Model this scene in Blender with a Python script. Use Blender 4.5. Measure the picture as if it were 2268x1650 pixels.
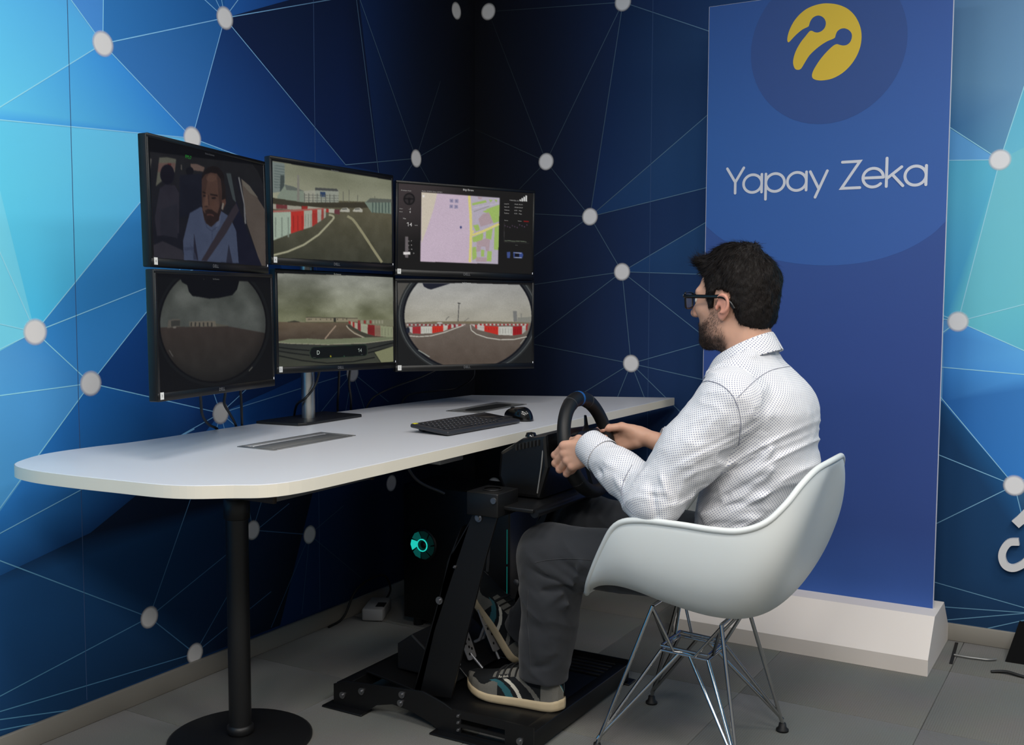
import bpy, bmesh, math, random
import numpy as np
from math import sin, cos, pi, radians, sqrt, atan2
from mathutils import Vector, Matrix
from mathutils.geometry import delaunay_2d_cdt, tessellate_polygon

# ------------------------------------------------------------------ clear
for o in list(bpy.data.objects):
    bpy.data.objects.remove(o, do_unlink=True)
scene = bpy.context.scene
COL = scene.collection

# ------------------------------------------------------------------ camera
IW, IH, FPX = 2268.0, 1650.0, 2360.0
CAM = np.array([0.0, 0.0, 1.1639])
YAW, PITCH, ROLL = radians(30.4), radians(4.4), radians(0.18)
_f = np.array([-sin(YAW) * cos(PITCH), cos(YAW) * cos(PITCH), -sin(PITCH)])
_r = np.array([cos(YAW), sin(YAW), 0.0])
_u = np.cross(_r, _f)
CR = cos(ROLL) * _r + sin(ROLL) * _u
CU = -sin(ROLL) * _r + cos(ROLL) * _u
CF = _f
cam_data = bpy.data.cameras.new('camera')
cam_data.sensor_fit = 'HORIZONTAL'
cam_data.sensor_width = 36.0
cam_data.lens = 36.0 * FPX / IW
cam_data.clip_start = 0.05
cam_ob = bpy.data.objects.new('camera', cam_data)
COL.objects.link(cam_ob)
M = Matrix.Identity(4)
for i in range(3):
    M[i][0], M[i][1], M[i][2], M[i][3] = CR[i], CU[i], -CF[i], CAM[i]
cam_ob.matrix_world = M
scene.camera = cam_ob

# ------------------------------------------------------------------ view, world, lights
vs = scene.view_settings
scene.display_settings.display_device = 'sRGB'
vs.view_transform = 'Standard'
vs.look = 'None'
vs.exposure = 0.0
vs.gamma = 1.0
vs.use_curve_mapping = False

world = bpy.data.worlds.new('world')
scene.world = world
world.use_nodes = True
bg = world.node_tree.nodes['Background']
bg.inputs[0].default_value = (0.86, 0.93, 1.0, 1)
bg.inputs[1].default_value = 0.03

CEIL = 2.75
def ceiling_lamp(x, y, sx, sy, power, col=(1.0, 0.96, 0.91)):
    l = bpy.data.lights.new('ceiling_panel', 'AREA')
    l.shape = 'RECTANGLE'
    l.size, l.size_y = sx, sy
    l.energy = power
    l.color = col
    ob = bpy.data.objects.new('ceiling_panel_light', l)
    ob.location = (x, y, CEIL - 0.03)
    COL.objects.link(ob)
    return ob
# office ceiling panels in a grid above and behind the photographer
for lx, ly, lp in ((-1.2, 1.2, 18), (-0.2, 1.2, 16), (0.8, 1.2, 23),
                   (-0.2, 2.6, 4), (0.8, 2.6, 19),
                   (-1.2, -0.7, 19), (-0.2, -0.7, 38), (0.8, -0.7, 36)):
    ceiling_lamp(lx, ly, 0.6, 0.6, lp)

# ------------------------------------------------------------------ pixel <-> place helpers
def ray(px, py):
    return (px - IW / 2) / FPX * CR - (py - IH / 2) / FPX * CU + CF
def on_z(px, py, z):
    r = ray(px, py); return CAM + r * (z - CAM[2]) / r[2]
def on_y(px, py, y):
    r = ray(px, py); return CAM + r * (y - CAM[1]) / r[1]
def on_x(px, py, x):
    r = ray(px, py); return CAM + r * (x - CAM[0]) / r[0]

def lin1(c):
    c = c / 255.0
    return c / 12.92 if c <= 0.04045 else ((c + 0.055) / 1.055) ** 2.4
def lin(rgb, k=1.0):
    return tuple(min(1.0, lin1(c) * k) for c in rgb)

# ------------------------------------------------------------------ materials
MATS = {}
def mat(name, rgb=(128, 128, 128), rough=0.5, metal=0.0, spec=0.5, noise=None, bump=None,
        emit=None, alpha=None, trans=0.0, coat=0.0, sheen=0.0, raw=None):
    """Principled material; noise=(scale, amount) mottles the colour, bump=(scale, strength, distance)."""
    if name in MATS:
        return MATS[name]
    m = bpy.data.materials.new(name)
    m.use_nodes = True
    nt = m.node_tree
    b = nt.nodes['Principled BSDF']
    col = raw if raw is not None else lin(rgb)
    b.inputs['Base Color'].default_value = (*col, 1)
    b.inputs['Roughness'].default_value = rough
    b.inputs['Metallic'].default_value = metal
    b.inputs['Specular IOR Level'].default_value = spec
    b.inputs['Coat Weight'].default_value = coat
    b.inputs['Sheen Weight'].default_value = sheen
    b.inputs['Transmission Weight'].default_value = trans
    m.diffuse_color = (*col, 1)
    if emit is not None:
        b.inputs['Emission Color'].default_value = (*lin(emit[0]), 1)
        b.inputs['Emission Strength'].default_value = emit[1]
    if alpha is not None:
        b.inputs['Alpha'].default_value = alpha
    if noise or bump:
        tc = nt.nodes.new('ShaderNodeTexCoord')
    if noise:
        n = nt.nodes.new('ShaderNodeTexNoise')
        n.inputs['Scale'].default_value = noise[0]
        n.inputs['Detail'].default_value = 4
        nt.links.new(tc.outputs['Object'], n.inputs['Vector'])
        mx = nt.nodes.new('ShaderNodeMix'); mx.data_type = 'RGBA'
        a = noise[1]
        mx.inputs['A'].default_value = (*[max(0, c * (1 - a)) for c in col], 1)
        mx.inputs['B'].default_value = (*[min(1, c * (1 + a)) for c in col], 1)
        nt.links.new(n.outputs['Fac'], mx.inputs['Factor'])
        nt.links.new(mx.outputs['Result'], b.inputs['Base Color'])
    if bump:
        n2 = nt.nodes.new('ShaderNodeTexNoise')
        n2.inputs['Scale'].default_value = bump[0]
        n2.inputs['Detail'].default_value = 3
        nt.links.new(tc.outputs['Object'], n2.inputs['Vector'])
        bp = nt.nodes.new('ShaderNodeBump')
        bp.inputs['Strength'].default_value = bump[1]
        bp.inputs['Distance'].default_value = bump[2]
        nt.links.new(n2.outputs['Fac'], bp.inputs['Height'])
        nt.links.new(bp.outputs['Normal'], b.inputs['Normal'])
    MATS[name] = m
    return m

def attr_mat(name, rough=0.6, emit=0.0, spec=0.5, alpha_attr=False, bump=None):
    """colour comes from the printed colour attribute 'Col' of the mesh (flat print, screens)."""
    if name in MATS:
        return MATS[name]
    m = bpy.data.materials.new(name); m.use_nodes = True
    nt = m.node_tree; b = nt.nodes['Principled BSDF']
    a = nt.nodes.new('ShaderNodeAttribute'); a.attribute_name = 'Col'
    b.inputs['Roughness'].default_value = rough
    b.inputs['Specular IOR Level'].default_value = spec
    if emit:
        b.inputs['Base Color'].default_value = (0.004, 0.004, 0.005, 1)
        nt.links.new(a.outputs['Color'], b.inputs['Emission Color'])
        b.inputs['Emission Strength'].default_value = emit
    else:
        nt.links.new(a.outputs['Color'], b.inputs['Base Color'])
    if alpha_attr:
        nt.links.new(a.outputs['Alpha'], b.inputs['Alpha'])
    if bump:
        tc = nt.nodes.new('ShaderNodeTexCoord')
        n2 = nt.nodes.new('ShaderNodeTexNoise'); n2.inputs['Scale'].default_value = bump[0]
        nt.links.new(tc.outputs['Object'], n2.inputs['Vector'])
        bp = nt.nodes.new('ShaderNodeBump'); bp.inputs['Strength'].default_value = bump[1]
        bp.inputs['Distance'].default_value = bump[2]
        nt.links.new(n2.outputs['Fac'], bp.inputs['Height'])
        nt.links.new(bp.outputs['Normal'], b.inputs['Normal'])
    MATS[name] = m
    return m

# ------------------------------------------------------------------ mesh building
def V(*a): return np.array(a, float)
def nrm(v):
    v = np.asarray(v, float); l = np.linalg.norm(v); return v / l if l > 1e-12 else v

class MB:
    """collects shapes into ONE mesh"""
    def __init__(s):
        s.v = []; s.f = []; s.m = []; s.c = []; s.smooth = []
    def add(s, vs, fs, mi=0, smooth=False, T=None):
        o = len(s.v)
        for p in vs:
            if T is not None:
                p = T @ Vector(p)
            s.v.append(tuple(float(q) for q in p))
        for f in fs:
            s.f.append(tuple(o + i for i in f)); s.m.append(mi); s.smooth.append(smooth)
        return s
    def box(s, c, size, T=None, mi=0, bev=0.0, seg=2, rotz=0.0, R=None):
        bm = bmesh.new()
        bmesh.ops.create_cube(bm, size=1.0)
        for v in bm.verts:
            v.co = Vector((v.co.x * size[0], v.co.y * size[1], v.co.z * size[2]))
        if bev > 0:
            bmesh.ops.bevel(bm, geom=list(bm.edges), offset=min(bev, min(size) * 0.49), segments=seg, profile=0.5, affect='EDGES')
        X = Matrix.Translation(Vector(c))
        if R is not None: X = X @ R.to_4x4()
        elif rotz: X = X @ Matrix.Rotation(rotz, 4, 'Z')
        if T is not None: X = T @ X
        s.bm(bm, X, mi, bev > 0)
        return s
    def bm(s, bm, X=None, mi=0, smooth=False):
        bm.verts.ensure_lookup_table()
        bm.verts.index_update()
        s.add([v.co for v in bm.verts], [[v.index for v in f.verts] for f in bm.faces], mi, smooth, X)
        bm.free()
    def prism(s, poly, z0, z1, T=None, mi=0, plane='XY', bev=0.0, smooth=False):
        """extrude a 2d polygon; plane says which axes the polygon lies in"""
        def to3(p, h):
            if plane == 'XY': return (p[0], p[1], h)
            if plane == 'XZ': return (p[0], h, p[1])
            return (h, p[0], p[1])
        bm = bmesh.new()
        vs = [bm.verts.new(to3(p, z0)) for p in poly]
        f = bm.faces.new(vs)
        r = bmesh.ops.extrude_face_region(bm, geom=[f])
        d = Vector(to3((0, 0), z1 - z0))
        for e in r['geom']:
            if isinstance(e, bmesh.types.BMVert): e.co += d
        bmesh.ops.recalc_face_normals(bm, faces=bm.faces)
        if bev > 0:
            caps = [e for e in bm.edges if any(len(f2.verts) == len(poly) for f2 in e.link_faces) and not all(len(f2.verts) == len(poly) for f2 in e.link_faces)]
            if len(poly) == 4: caps = list(bm.edges)
            bmesh.ops.bevel(bm, geom=caps, offset=bev, segments=2, profile=0.5, affect='EDGES')
        s.bm(bm, T, mi, smooth)
        return s
    def cyl(s, p0, p1, r0, r1=None, n=20, cap=True, mi=0, T=None, smooth=True):
        r1 = r0 if r1 is None else r1
        p0 = np.asarray(p0, float); p1 = np.asarray(p1, float)
        d = nrm(p1 - p0)
        a = nrm(np.cross(d, (0, 0, 1) if abs(d[2]) < 0.9 else (1, 0, 0))); b = np.cross(d, a)
        vs = []; fs = []
        for P, r in ((p0, r0), (p1, r1)):
            for i in range(n):
                t = 2 * pi * i / n
                vs.append(P + r * (cos(t) * a + sin(t) * b))
        for i in range(n):
            j = (i + 1) % n
            fs.append((i, j, n + j, n + i))
        s.add(vs, fs, mi, smooth, T)
        if cap:
            s.add(vs[:n][::-1], [tuple(range(n))], mi, False, T)
            s.add(vs[n:], [tuple(range(n))], mi, False, T)
        return s
    def lathe(s, prof, n=32, T=None, mi=0, smooth=True, cap=True):
        """prof: list of (r, z) about Z"""
        vs = []; fs = []
        for r, z in prof:
            for i in range(n):
                t = 2 * pi * i / n
                vs.append((r * cos(t), r * sin(t), z))
        for k in range(len(prof) - 1):
            for i in range(n):
                j = (i + 1) % n
                fs.append((k * n + i, k * n + j, (k + 1) * n + j, (k + 1) * n + i))
        s.add(vs, fs, mi, smooth, T)
        if cap and prof[0][0] > 1e-6: s.add(vs[:n][::-1], [tuple(range(n))], mi, False, T)
        if cap and prof[-1][0] > 1e-6: s.add(vs[-n:], [tuple(range(n))], mi, False, T)
        return s
    def tube(s, pts, r, n=10, closed=False, mi=0, T=None, cap=True, flat=1.0, up=None):
        """round tube along a polyline; r a number or a list"""
        P = [np.asarray(p, float) for p in pts]; N = len(P)
        rr = [r] * N if np.isscalar(r) else list(r)
        tang = []
        for i in range(N):
            if closed: d = P[(i + 1) % N] - P[i - 1]
            elif i == 0: d = P[1] - P[0]
            elif i == N - 1: d = P[-1] - P[-2]
            else: d = nrm(P[i + 1] - P[i]) + nrm(P[i] - P[i - 1])
            tang.append(nrm(d))
        a = np.array(up, float) if up is not None else ((0, 0, 1) if abs(tang[0][2]) < 0.9 else (1, 0, 0))
        a = nrm(np.asarray(a, float) - np.dot(a, tang[0]) * tang[0])
        vs = []; fs = []
        for i in range(N):
            a = nrm(a - np.dot(a, tang[i]) * tang[i])
            b = np.cross(tang[i], a)
            for k in range(n):
                t = 2 * pi * k / n
                vs.append(P[i] + rr[i] * (cos(t) * a * flat + sin(t) * b))
        R = N if closed else N - 1
        for i in range(R):
            i2 = (i + 1) % N
            for k in range(n):
                k2 = (k + 1) % n
                fs.append((i * n + k, i * n + k2, i2 * n + k2, i2 * n + k))
        s.add(vs, fs, mi, True, T)
        if cap and not closed:
            s.add(vs[:n][::-1], [tuple(range(n))], mi, False, T)
            s.add(vs[-n:], [tuple(range(n))], mi, False, T)
        return s
    def grid(s, P, mi=0, smooth=True, closed_u=False, closed_v=False, T=None, mfun=None):
        """P[u][v] -> point"""
        nu, nv = len(P), len(P[0])
        vs = [P[i][j] for i in range(nu) for j in range(nv)]
        o = len(s.v)
        for p in vs:
            if T is not None: p = T @ Vector(p)
            s.v.append(tuple(float(q) for q in p))
        for i in range(nu if closed_u else nu - 1):
            for j in range(nv if closed_v else nv - 1):
                i2, j2 = (i + 1) % nu, (j + 1) % nv
                s.f.append((o + i * nv + j, o + i2 * nv + j, o + i2 * nv + j2, o + i * nv + j2))
                s.m.append(mfun(i, j) if mfun else mi); s.smooth.append(smooth)
        return s
    def build(s, name, mats, parent=None, local=False, cols=None):
        me = bpy.data.meshes.new(name)
        me.from_pydata(s.v, [], s.f)
        mats = mats if isinstance(mats, (list, tuple)) else [mats]
        for m in mats: me.materials.append(m)
        me.polygons.foreach_set('material_index', s.m)
        me.polygons.foreach_set('use_smooth', s.smooth)
        if cols is not None:
            ca = me.color_attributes.new('Col', 'FLOAT_COLOR', 'POINT')
            ca.data.foreach_set('color', np.asarray(cols, np.float32).ravel())
        bmm = bmesh.new(); bmm.from_mesh(me)
        bmesh.ops.recalc_face_normals(bmm, faces=bmm.faces)
        bmm.to_mesh(me); bmm.free()
        me.update()
        return link(name, me, parent, local)

def link(name, me, parent=None, local=False):
    ob = bpy.data.objects.new(name, me)
    COL.objects.link(ob)
    if parent is not None: put(ob, parent, local)
    return ob
ROOTM = {}
def put(ob, parent, local=False):
    ob.parent = parent
    if not local:
        mw = ROOTM.get(parent.name)
        if mw is None:
            mw = parent.matrix_basis.copy()
        ob.matrix_parent_inverse = mw.inverted()
def thing(name, label, cat, loc=(0, 0, 0), group=None, mtx=None):
    o = bpy.data.objects.new(name, None)
    o.empty_display_size = 0.05
    COL.objects.link(o)
    if mtx is not None: o.matrix_basis = mtx
    else: o.location = loc
    ROOTM[o.name] = mtx.copy() if mtx is not None else Matrix.Translation(Vector(loc))
    o['label'] = label; o['category'] = cat
    if group: o['group'] = group
    return o
def tag(o, label, cat, group=None):
    o['label'] = label; o['category'] = cat
    if group: o['group'] = group
    return o
def struct(o):
    o['kind'] = 'structure'; return o

def flat_mesh(name, pts3, m, parent=None, local=False, colours=None):
    """one planar polygon, triangulated"""
    tri = tessellate_polygon([[Vector(p) for p in pts3]])
    mb = MB(); mb.add(pts3, [tuple(t) for t in tri])
    return mb.build(name, m, parent, local, colours)

def smoothclosed(pts, k=2):
    """Chaikin corner cutting of a closed 2-d polygon"""
    for _ in range(k):
        q = []
        for i in range(len(pts)):
            a = np.array(pts[i], float); b = np.array(pts[(i + 1) % len(pts)], float)
            q += [a * .75 + b * .25, a * .25 + b * .75]
        pts = q
    return pts
def catmull(pts, n=8, closed=False):
    P = [np.asarray(p, float) for p in pts]; out = []
    N = len(P)
    for i in range(N if closed else N - 1):
        if closed:
            p0, p1, p2, p3 = P[i - 1], P[i], P[(i + 1) % N], P[(i + 2) % N]
        else:
            p1, p2 = P[i], P[i + 1]
            p0 = P[i - 1] if i > 0 else 2 * p1 - p2
            p3 = P[i + 2] if i + 2 < N else 2 * p2 - p1
        for k in range(n):
            t = k / n
            out.append(0.5 * ((2 * p1) + (-p0 + p2) * t + (2 * p0 - 5 * p1 + 4 * p2 - p3) * t * t + (-p0 + 3 * p1 - 3 * p2 + p3) * t ** 3))
    if not closed: out.append(P[-1])
    return out

# lettering: monoline strokes on a grid (x right, y up, x-height 1)
def _arc(cx, cy, r, a0, a1, n=18, ry=None):
    ry = r if ry is None else ry
    return [(cx + r * cos(radians(a0 + (a1 - a0) * i / n)), cy + ry * sin(radians(a0 + (a1 - a0) * i / n))) for i in range(n + 1)]
GLY = {
    'Y': (1.0, [[(0.0, 1.42), (0.46, .62)], [(.92, 1.42), (.46, .62), (.46, 0)]]),
    'a': (1.0, [_arc(.5, .5, .5, 0, 360, 32), [(1.0, 1.0), (1.0, 0)]]),
    'p': (1.0, [_arc(.5, .5, .5, 0, 360, 32), [(0, 1.0), (0, -.42)]]),
    'y': (.86, [[(0, 1.0), (.45, 0.06)], [(.88, 1.0), (.28, -.42)]]),
    'Z': (.92, [[(.02, 1.42), (.9, 1.42), (0, 0), (.92, 0)]]),
    'e': (1.0, [[(0.0, .5), (1.0, .5)] , _arc(.5, .5, .5, 0, 318, 30)]),
    'k': (.80, [[(0, 1.5), (0, 0)], [(.72, 1.0), (.02, .42)], [(.27, .63), (.8, 0)]]),
}
def ribbon(pts, w):
    """flat stroke with round ends as ONE outline -> (verts2d, faces), no overlapping pieces"""
    P = [np.array(p, float) for p in pts]
    closed = np.linalg.norm(P[0] - P[-1]) < 1e-6
    if closed: P = P[:-1]
    N = len(P); A = []; B = []
    for i in range(N):
        if closed: d1, d2 = nrm(P[i] - P[i - 1]), nrm(P[(i + 1) % N] - P[i])
        else: d1 = nrm(P[i] - P[i - 1]) if i else nrm(P[1] - P[0]); d2 = nrm(P[i + 1] - P[i]) if i < N - 1 else d1
        t = nrm(d1 + d2); nn = np.array([-t[1], t[0]]); k = w / 2 / max(.45, float(np.dot(nn, np.array([-d1[1], d1[0]]))))
        A.append(P[i] + nn * k); B.append(P[i] - nn * k)
    vs = A + B
    fs = [(i, (i + 1) % N, N + (i + 1) % N, N + i) for i in range(N if closed else N - 1)]
    if not closed:
        for e, sgn in ((0, -1), (N - 1, 1)):
            t = nrm(P[1] - P[0]) if e == 0 else nrm(P[-1] - P[-2]); nn = np.array([-t[1], t[0]])
            o = len(vs); n = 8
            for k in range(1, n):
                a = pi * k / n
                vs.append(P[e] + w / 2 * (cos(a) * nn + sgn * sin(a) * t))
            fs.append((e, *range(o, o + n - 1), N + e))
    return vs, fs
def font_mesh(txt, size):
    cu = bpy.data.curves.new('txt', 'FONT'); cu.body = txt; cu.size = size; cu.resolution_u = 2
    ob = bpy.data.objects.new('txt', cu); COL.objects.link(ob)
    dg = bpy.context.evaluated_depsgraph_get()
    me = bpy.data.meshes.new_from_object(ob.evaluated_get(dg))
    vs = np.array([v.co[:2] for v in me.vertices]) if len(me.vertices) else np.zeros((0, 2)); fs = [tuple(p.vertices) for p in me.polygons]
    bpy.data.objects.remove(ob); bpy.data.curves.remove(cu); bpy.data.meshes.remove(me)
    return vs, fs
# ================================================================== THE ROOM
XL, YB = -2.390, 3.765            # mural wall on the left, mural wall at the back
X1, Y0 = 2.4, -2.2
LK = 1.75                          # print colours read off the photo are lit colours; ink is this much brighter

# ---- floor: carpet tiles on a dark screed
m_screed = mat('dark_screed', (26, 26, 26), 0.9)
def carpet_mat(name, rot):
    m = bpy.data.materials.new(name); m.use_nodes = True
    nt = m.node_tree; b = nt.nodes['Principled BSDF']
    b.inputs['Roughness'].default_value = 0.95
    b.inputs['Specular IOR Level'].default_value = 0.15
    b.inputs['Sheen Weight'].default_value = 0.15
    tc = nt.nodes.new('ShaderNodeTexCoord')
    mp = nt.nodes.new('ShaderNodeMapping'); mp.inputs['Rotation'].default_value = (0, 0, rot)
    nt.links.new(tc.outputs['Object'], mp.inputs['Vector'])
    wv = nt.nodes.new('ShaderNodeTexWave'); wv.inputs['Scale'].default_value = 48; wv.inputs['Distortion'].default_value = 1.2
    wv.inputs['Detail'].default_value = 3; wv.inputs['Detail Scale'].default_value = 6
    nt.links.new(mp.outputs['Vector'], wv.inputs['Vector'])
    n1 = nt.nodes.new('ShaderNodeTexNoise'); n1.inputs['Scale'].default_value = 420; n1.inputs['Detail'].default_value = 2
    nt.links.new(tc.outputs['Object'], n1.inputs['Vector'])
    n2 = nt.nodes.new('ShaderNodeTexNoise'); n2.inputs['Scale'].default_value = 3.0; n2.inputs['Detail'].default_value = 3
    nt.links.new(tc.outputs['Object'], n2.inputs['Vector'])
    m1 = nt.nodes.new('ShaderNodeMix'); m1.data_type = 'RGBA'
    m1.inputs['A'].default_value = (*lin((92, 92, 89)), 1); m1.inputs['B'].default_value = (*lin((138, 137, 132)), 1)
    nt.links.new(n1.outputs['Fac'], m1.inputs['Factor'])
    m2 = nt.nodes.new('ShaderNodeMix'); m2.data_type = 'RGBA'; m2.blend_type = 'MULTIPLY'
    m2.inputs['Factor'].default_value = 0.10 if rot == 0 else 0.22
    nt.links.new(m1.outputs['Result'], m2.inputs['A']); nt.links.new(wv.outputs['Color'], m2.inputs['B'])
    m3 = nt.nodes.new('ShaderNodeMix'); m3.data_type = 'RGBA'; m3.blend_type = 'MULTIPLY'
    m3.inputs['Factor'].default_value = 0.25
    nt.links.new(m2.outputs['Result'], m3.inputs['A']); nt.links.new(n2.outputs['Color'], m3.inputs['B'])
    nt.links.new(m3.outputs['Result'], b.inputs['Base Color'])
    bp = nt.nodes.new('ShaderNodeBump'); bp.inputs['Strength'].default_value = 0.22 if rot == 0 else .4; bp.inputs['Distance'].default_value = 0.0015
    ad = nt.nodes.new('ShaderNodeMath'); ad.operation = 'ADD'
    nt.links.new(wv.outputs['Fac'], ad.inputs[0]); nt.links.new(n1.outputs['Fac'], ad.inputs[1])
    nt.links.new(ad.outputs[0], bp.inputs['Height']); nt.links.new(bp.outputs['Normal'], b.inputs['Normal'])
    return m
fl = MB(); fl.box(((XL + X1) / 2, (Y0 + YB) / 2, -0.03), (X1 - XL, YB - Y0, 0.05))
floor = struct(fl.build('floor', m_screed))
tile_me = []
for k, rot in enumerate((0.0, pi / 2)):
    t = MB(); t.box((0, 0, -0.0028), (0.4984, 0.4984, 0.0056), bev=0.0012, seg=1)
    o = t.build('carpet_tile', carpet_mat('grey_ribbed_carpet' if k == 0 else 'grey_ribbed_carpet_turned', rot), floor)
    tile_me.append(o.data); bpy.data.objects.remove(o)
TX, TY = -0.455, 2.44
for i in range(-6, 6):
    for j in range(-10, 4):
        cx, cy = TX + 0.5 * i + .25, TY + 0.5 * j + .25
        x0, x1_, y0, y1_ = max(cx - .2492, XL + .002), min(cx + .2492, X1), max(cy - .2492, Y0), min(cy + .2492, YB - .002)
        if x1_ - x0 < .02 or y1_ - y0 < .02: continue
        kind = 0 if (i * 7 + j * 3) % 5 else 1
        o = link('carpet_tile', tile_me[kind], floor, local=True)
        o.location = ((x0 + x1_) / 2, (y0 + y1_) / 2, 0)
        o.scale = ((x1_ - x0) / .4984, (y1_ - y0) / .4984, 1)

ce = MB(); ce.box(((XL + X1) / 2, (Y0 + YB) / 2, CEIL + .05), (X1 - XL, YB - Y0, 0.1))
struct(ce.build('ceiling', mat('white_ceiling', (225, 224, 220), 0.9)))
rw = MB(); rw.box((X1 + .05, (Y0 + YB) / 2, CEIL / 2), (.1, YB - Y0, CEIL)); struct(rw.build('wall_right', mat('pale_wall', (150, 149, 146), 0.85)))
rw = MB(); rw.box(((XL + X1) / 2, Y0 - .05, CEIL / 2), (X1 - XL, .1, CEIL)); struct(rw.build('wall_front', mat('pale_wall', (150, 149, 146), 0.85)))

# ---- the printed mural
def hue_ramp(stops, t):
    for (a, ca), (b, cb) in zip(stops[:-1], stops[1:]):
        if t <= b:
            k = 0 if b == a else min(1, max(0, (t - a) / (b - a)))
            return np.array(ca, float) * (1 - k) + np.array(cb, float) * k
    return np.array(stops[-1][1], float)
RAMP_L = [(0, (7, 9, 16)), (.35, (9, 16, 32)), (.75, (13, 34, 72)), (1.1, (18, 54, 112)), (1.6, (34, 96, 165)), (2.1, (60, 140, 200)), (2.6, (80, 170, 212)), (4, (60, 130, 190))]
RAMP_B = [(0, (7, 9, 16)), (.3, (10, 17, 34)), (.7, (20, 38, 72)), (1.15, (30, 58, 98)), (1.6, (60, 110, 160)), (2.0, (92, 150, 196)), (2.6, (85, 165, 205)), (4.8, (50, 110, 175))]
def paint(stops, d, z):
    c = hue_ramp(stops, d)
    low = min(1.0, max(0.0, (.80 - z) / .40)); low = low * low * (3 - 2 * low)      # deepens to navy low down: print plus under-desk shade put into the colour
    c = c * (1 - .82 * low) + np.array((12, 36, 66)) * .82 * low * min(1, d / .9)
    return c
m_print = attr_mat('mural_print', rough=0.75, spec=0.2)
m_dot = attr_mat('mural_dot_print', rough=0.75, spec=0.2, alpha_attr=True)

class Mural:
    def __init__(s, side):
        s.side = side
    def p(s, px, py, off=0.0):
        if s.side == 'L':
            q = on_x(px, py, XL); q[0] += off
        else:
            q = on_y(px, py, YB); q[1] -= off
        return q
    def d(s, q): return (YB - q[1]) if s.side == 'L' else (q[0] - XL)
    def ramp(s): return RAMP_L if s.side == 'L' else RAMP_B
    def wall(s):
        n, k = 60, 30
        P = []; C = []
        for i in range(n + 1):
            row = []
            for j in range(k + 1):
                z = CEIL * j / k
                if s.side == 'L': q = V(XL, YB + (Y0 - YB) * i / n, z)
                else: q = V(XL + (X1 - XL) * i / n, YB, z)
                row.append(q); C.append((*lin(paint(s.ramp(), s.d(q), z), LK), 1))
            P.append(row)
        mb = MB(); mb.grid(P, smooth=False)
        # thickness behind the print
        if s.side == 'L': mb.box((XL - .06, (Y0 + YB) / 2, CEIL / 2), (.1, YB - Y0, CEIL))
        else: mb.box(((XL + X1) / 2, YB + .06, CEIL / 2), (X1 - XL, .1, CEIL))
        C += [(.5, .5, .5, 1)] * 8
        s.ob = struct(mb.build('wall_left' if s.side == 'L' else 'wall_back', m_print, cols=C))
        return s.ob
    def facet(s, pts, cols):
        V3 = [s.p(x, y, .0006) for x, y in pts]
        V3 = [V(q[0], q[1], min(max(q[2], .06), CEIL)) for q in V3]
        cc = cols if isinstance(cols, list) else [cols] * len(pts)
        flat_mesh('mural_facet', V3, m_print, s.ob, colours=[(*lin(c, LK), 1) for c in cc])
    def lines(s, segs):
        mb = MB(); C = []
        for (a, b) in segs:
            A, B = s.p(*a, .0012), s.p(*b, .0012)
            dd = nrm(B - A); nn = nrm(np.cross(dd, (1, 0, 0) if s.side == 'L' else (0, 1, 0))) * .0014
            n = 8; vs = []
            for i in range(n + 1):
                q = A + (B - A) * i / n
                vs += [q - nn, q + nn]
                base = hue_ramp(s.ramp(), s.d(q))
                lc = base * .45 + np.array((150, 190, 205)) * min(.62, .10 + .40 * s.d(q)) * (1 if q[2] > .75 else max(.45, q[2] / .75))  # lines dim low on the wall: under-desk shade put into their colour
                C += [(*lin(lc, LK), 1)] * 2
            mb.add(vs, [(2 * i, 2 * i + 2, 2 * i + 3, 2 * i + 1) for i in range(n)])
        o = mb.build('mural_lines', m_print, s.ob, cols=C); o['kind'] = 'stuff'
    def dot(s, px, py, r=.0285, glow=(1., .98, .96)):
        c = s.p(px, py, .0018)
        ax = V(0, 1, 0) if s.side == 'L' else V(1, 0, 0)
        n = 28; vs = [c]; W3 = (.84, .82, .81) if s.side == 'L' else (.93, .92, .93); C = [(*W3, 1)]
        for rr, al in ((r * .90, 1), (r, .75), (r * 1.25, .0)):
            for i in range(n):
                t = 2 * pi * i / n
                vs.append(c + rr * (cos(t) * ax + sin(t) * V(0, 0, 1)))
                C.append((*W3, al))
        fs = [(0, 1 + i, 1 + (i + 1) % n) for i in range(n)]
        for k in range(2):
            for i in range(n):
                j = (i + 1) % n
                fs.append((1 + k * n + i, 1 + (k + 1) * n + i, 1 + (k + 1) * n + j, 1 + k * n + j))
        mb = MB(); mb.add(vs, fs)
        mb.build('mural_dot', m_dot, s.ob, cols=C)

L = Mural('L'); L.wall()
a, b_, c_, d_, e_, g_ = (227, 97), (497, 40), (425, 306), (77, 735), (200, 849), (488, 915)
i_, h_, j_, k_, l_ = (921, 351), (1010, 24), (780, 825), (330, 1367), (431, 1447)
m_, n_, o_, p_ = (559, 1174), (685, 1184), (866, 1070), (1016, 1074)
TEAL = (98, 178, 200)
L.facet([(-500, 218), (0, 267), c_, d_, (0, 423), (-200, -380)], [(88, 172, 206), (82, 170, 208), (86, 158, 206), (62, 162, 200), (80, 172, 208), (88, 172, 206)])
L.facet([(0, 423), d_, (0, 715), (-700, 560), (-380, -300)], [(96, 176, 202), (90, 174, 200), (98, 180, 200), (98, 180, 200), (96, 176, 202)])
L.facet([(0, 715), d_, (0, 777), (-500, 1020), (-700, 560)], TEAL)
L.facet([a, (0, 237), (-300, 422), (-300, -350), (157, 0)], [(70, 148, 196), (84, 170, 205), (90, 176, 208), (70, 150, 196), (70, 142, 192)])
L.facet([(0, 237), a, c_, (0, 267), (-500, 218), (-300, 422)], [(80, 165, 205), (50, 125, 190), (40, 110, 180), (62, 142, 198), (70, 150, 200), (80, 165, 205)])
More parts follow.
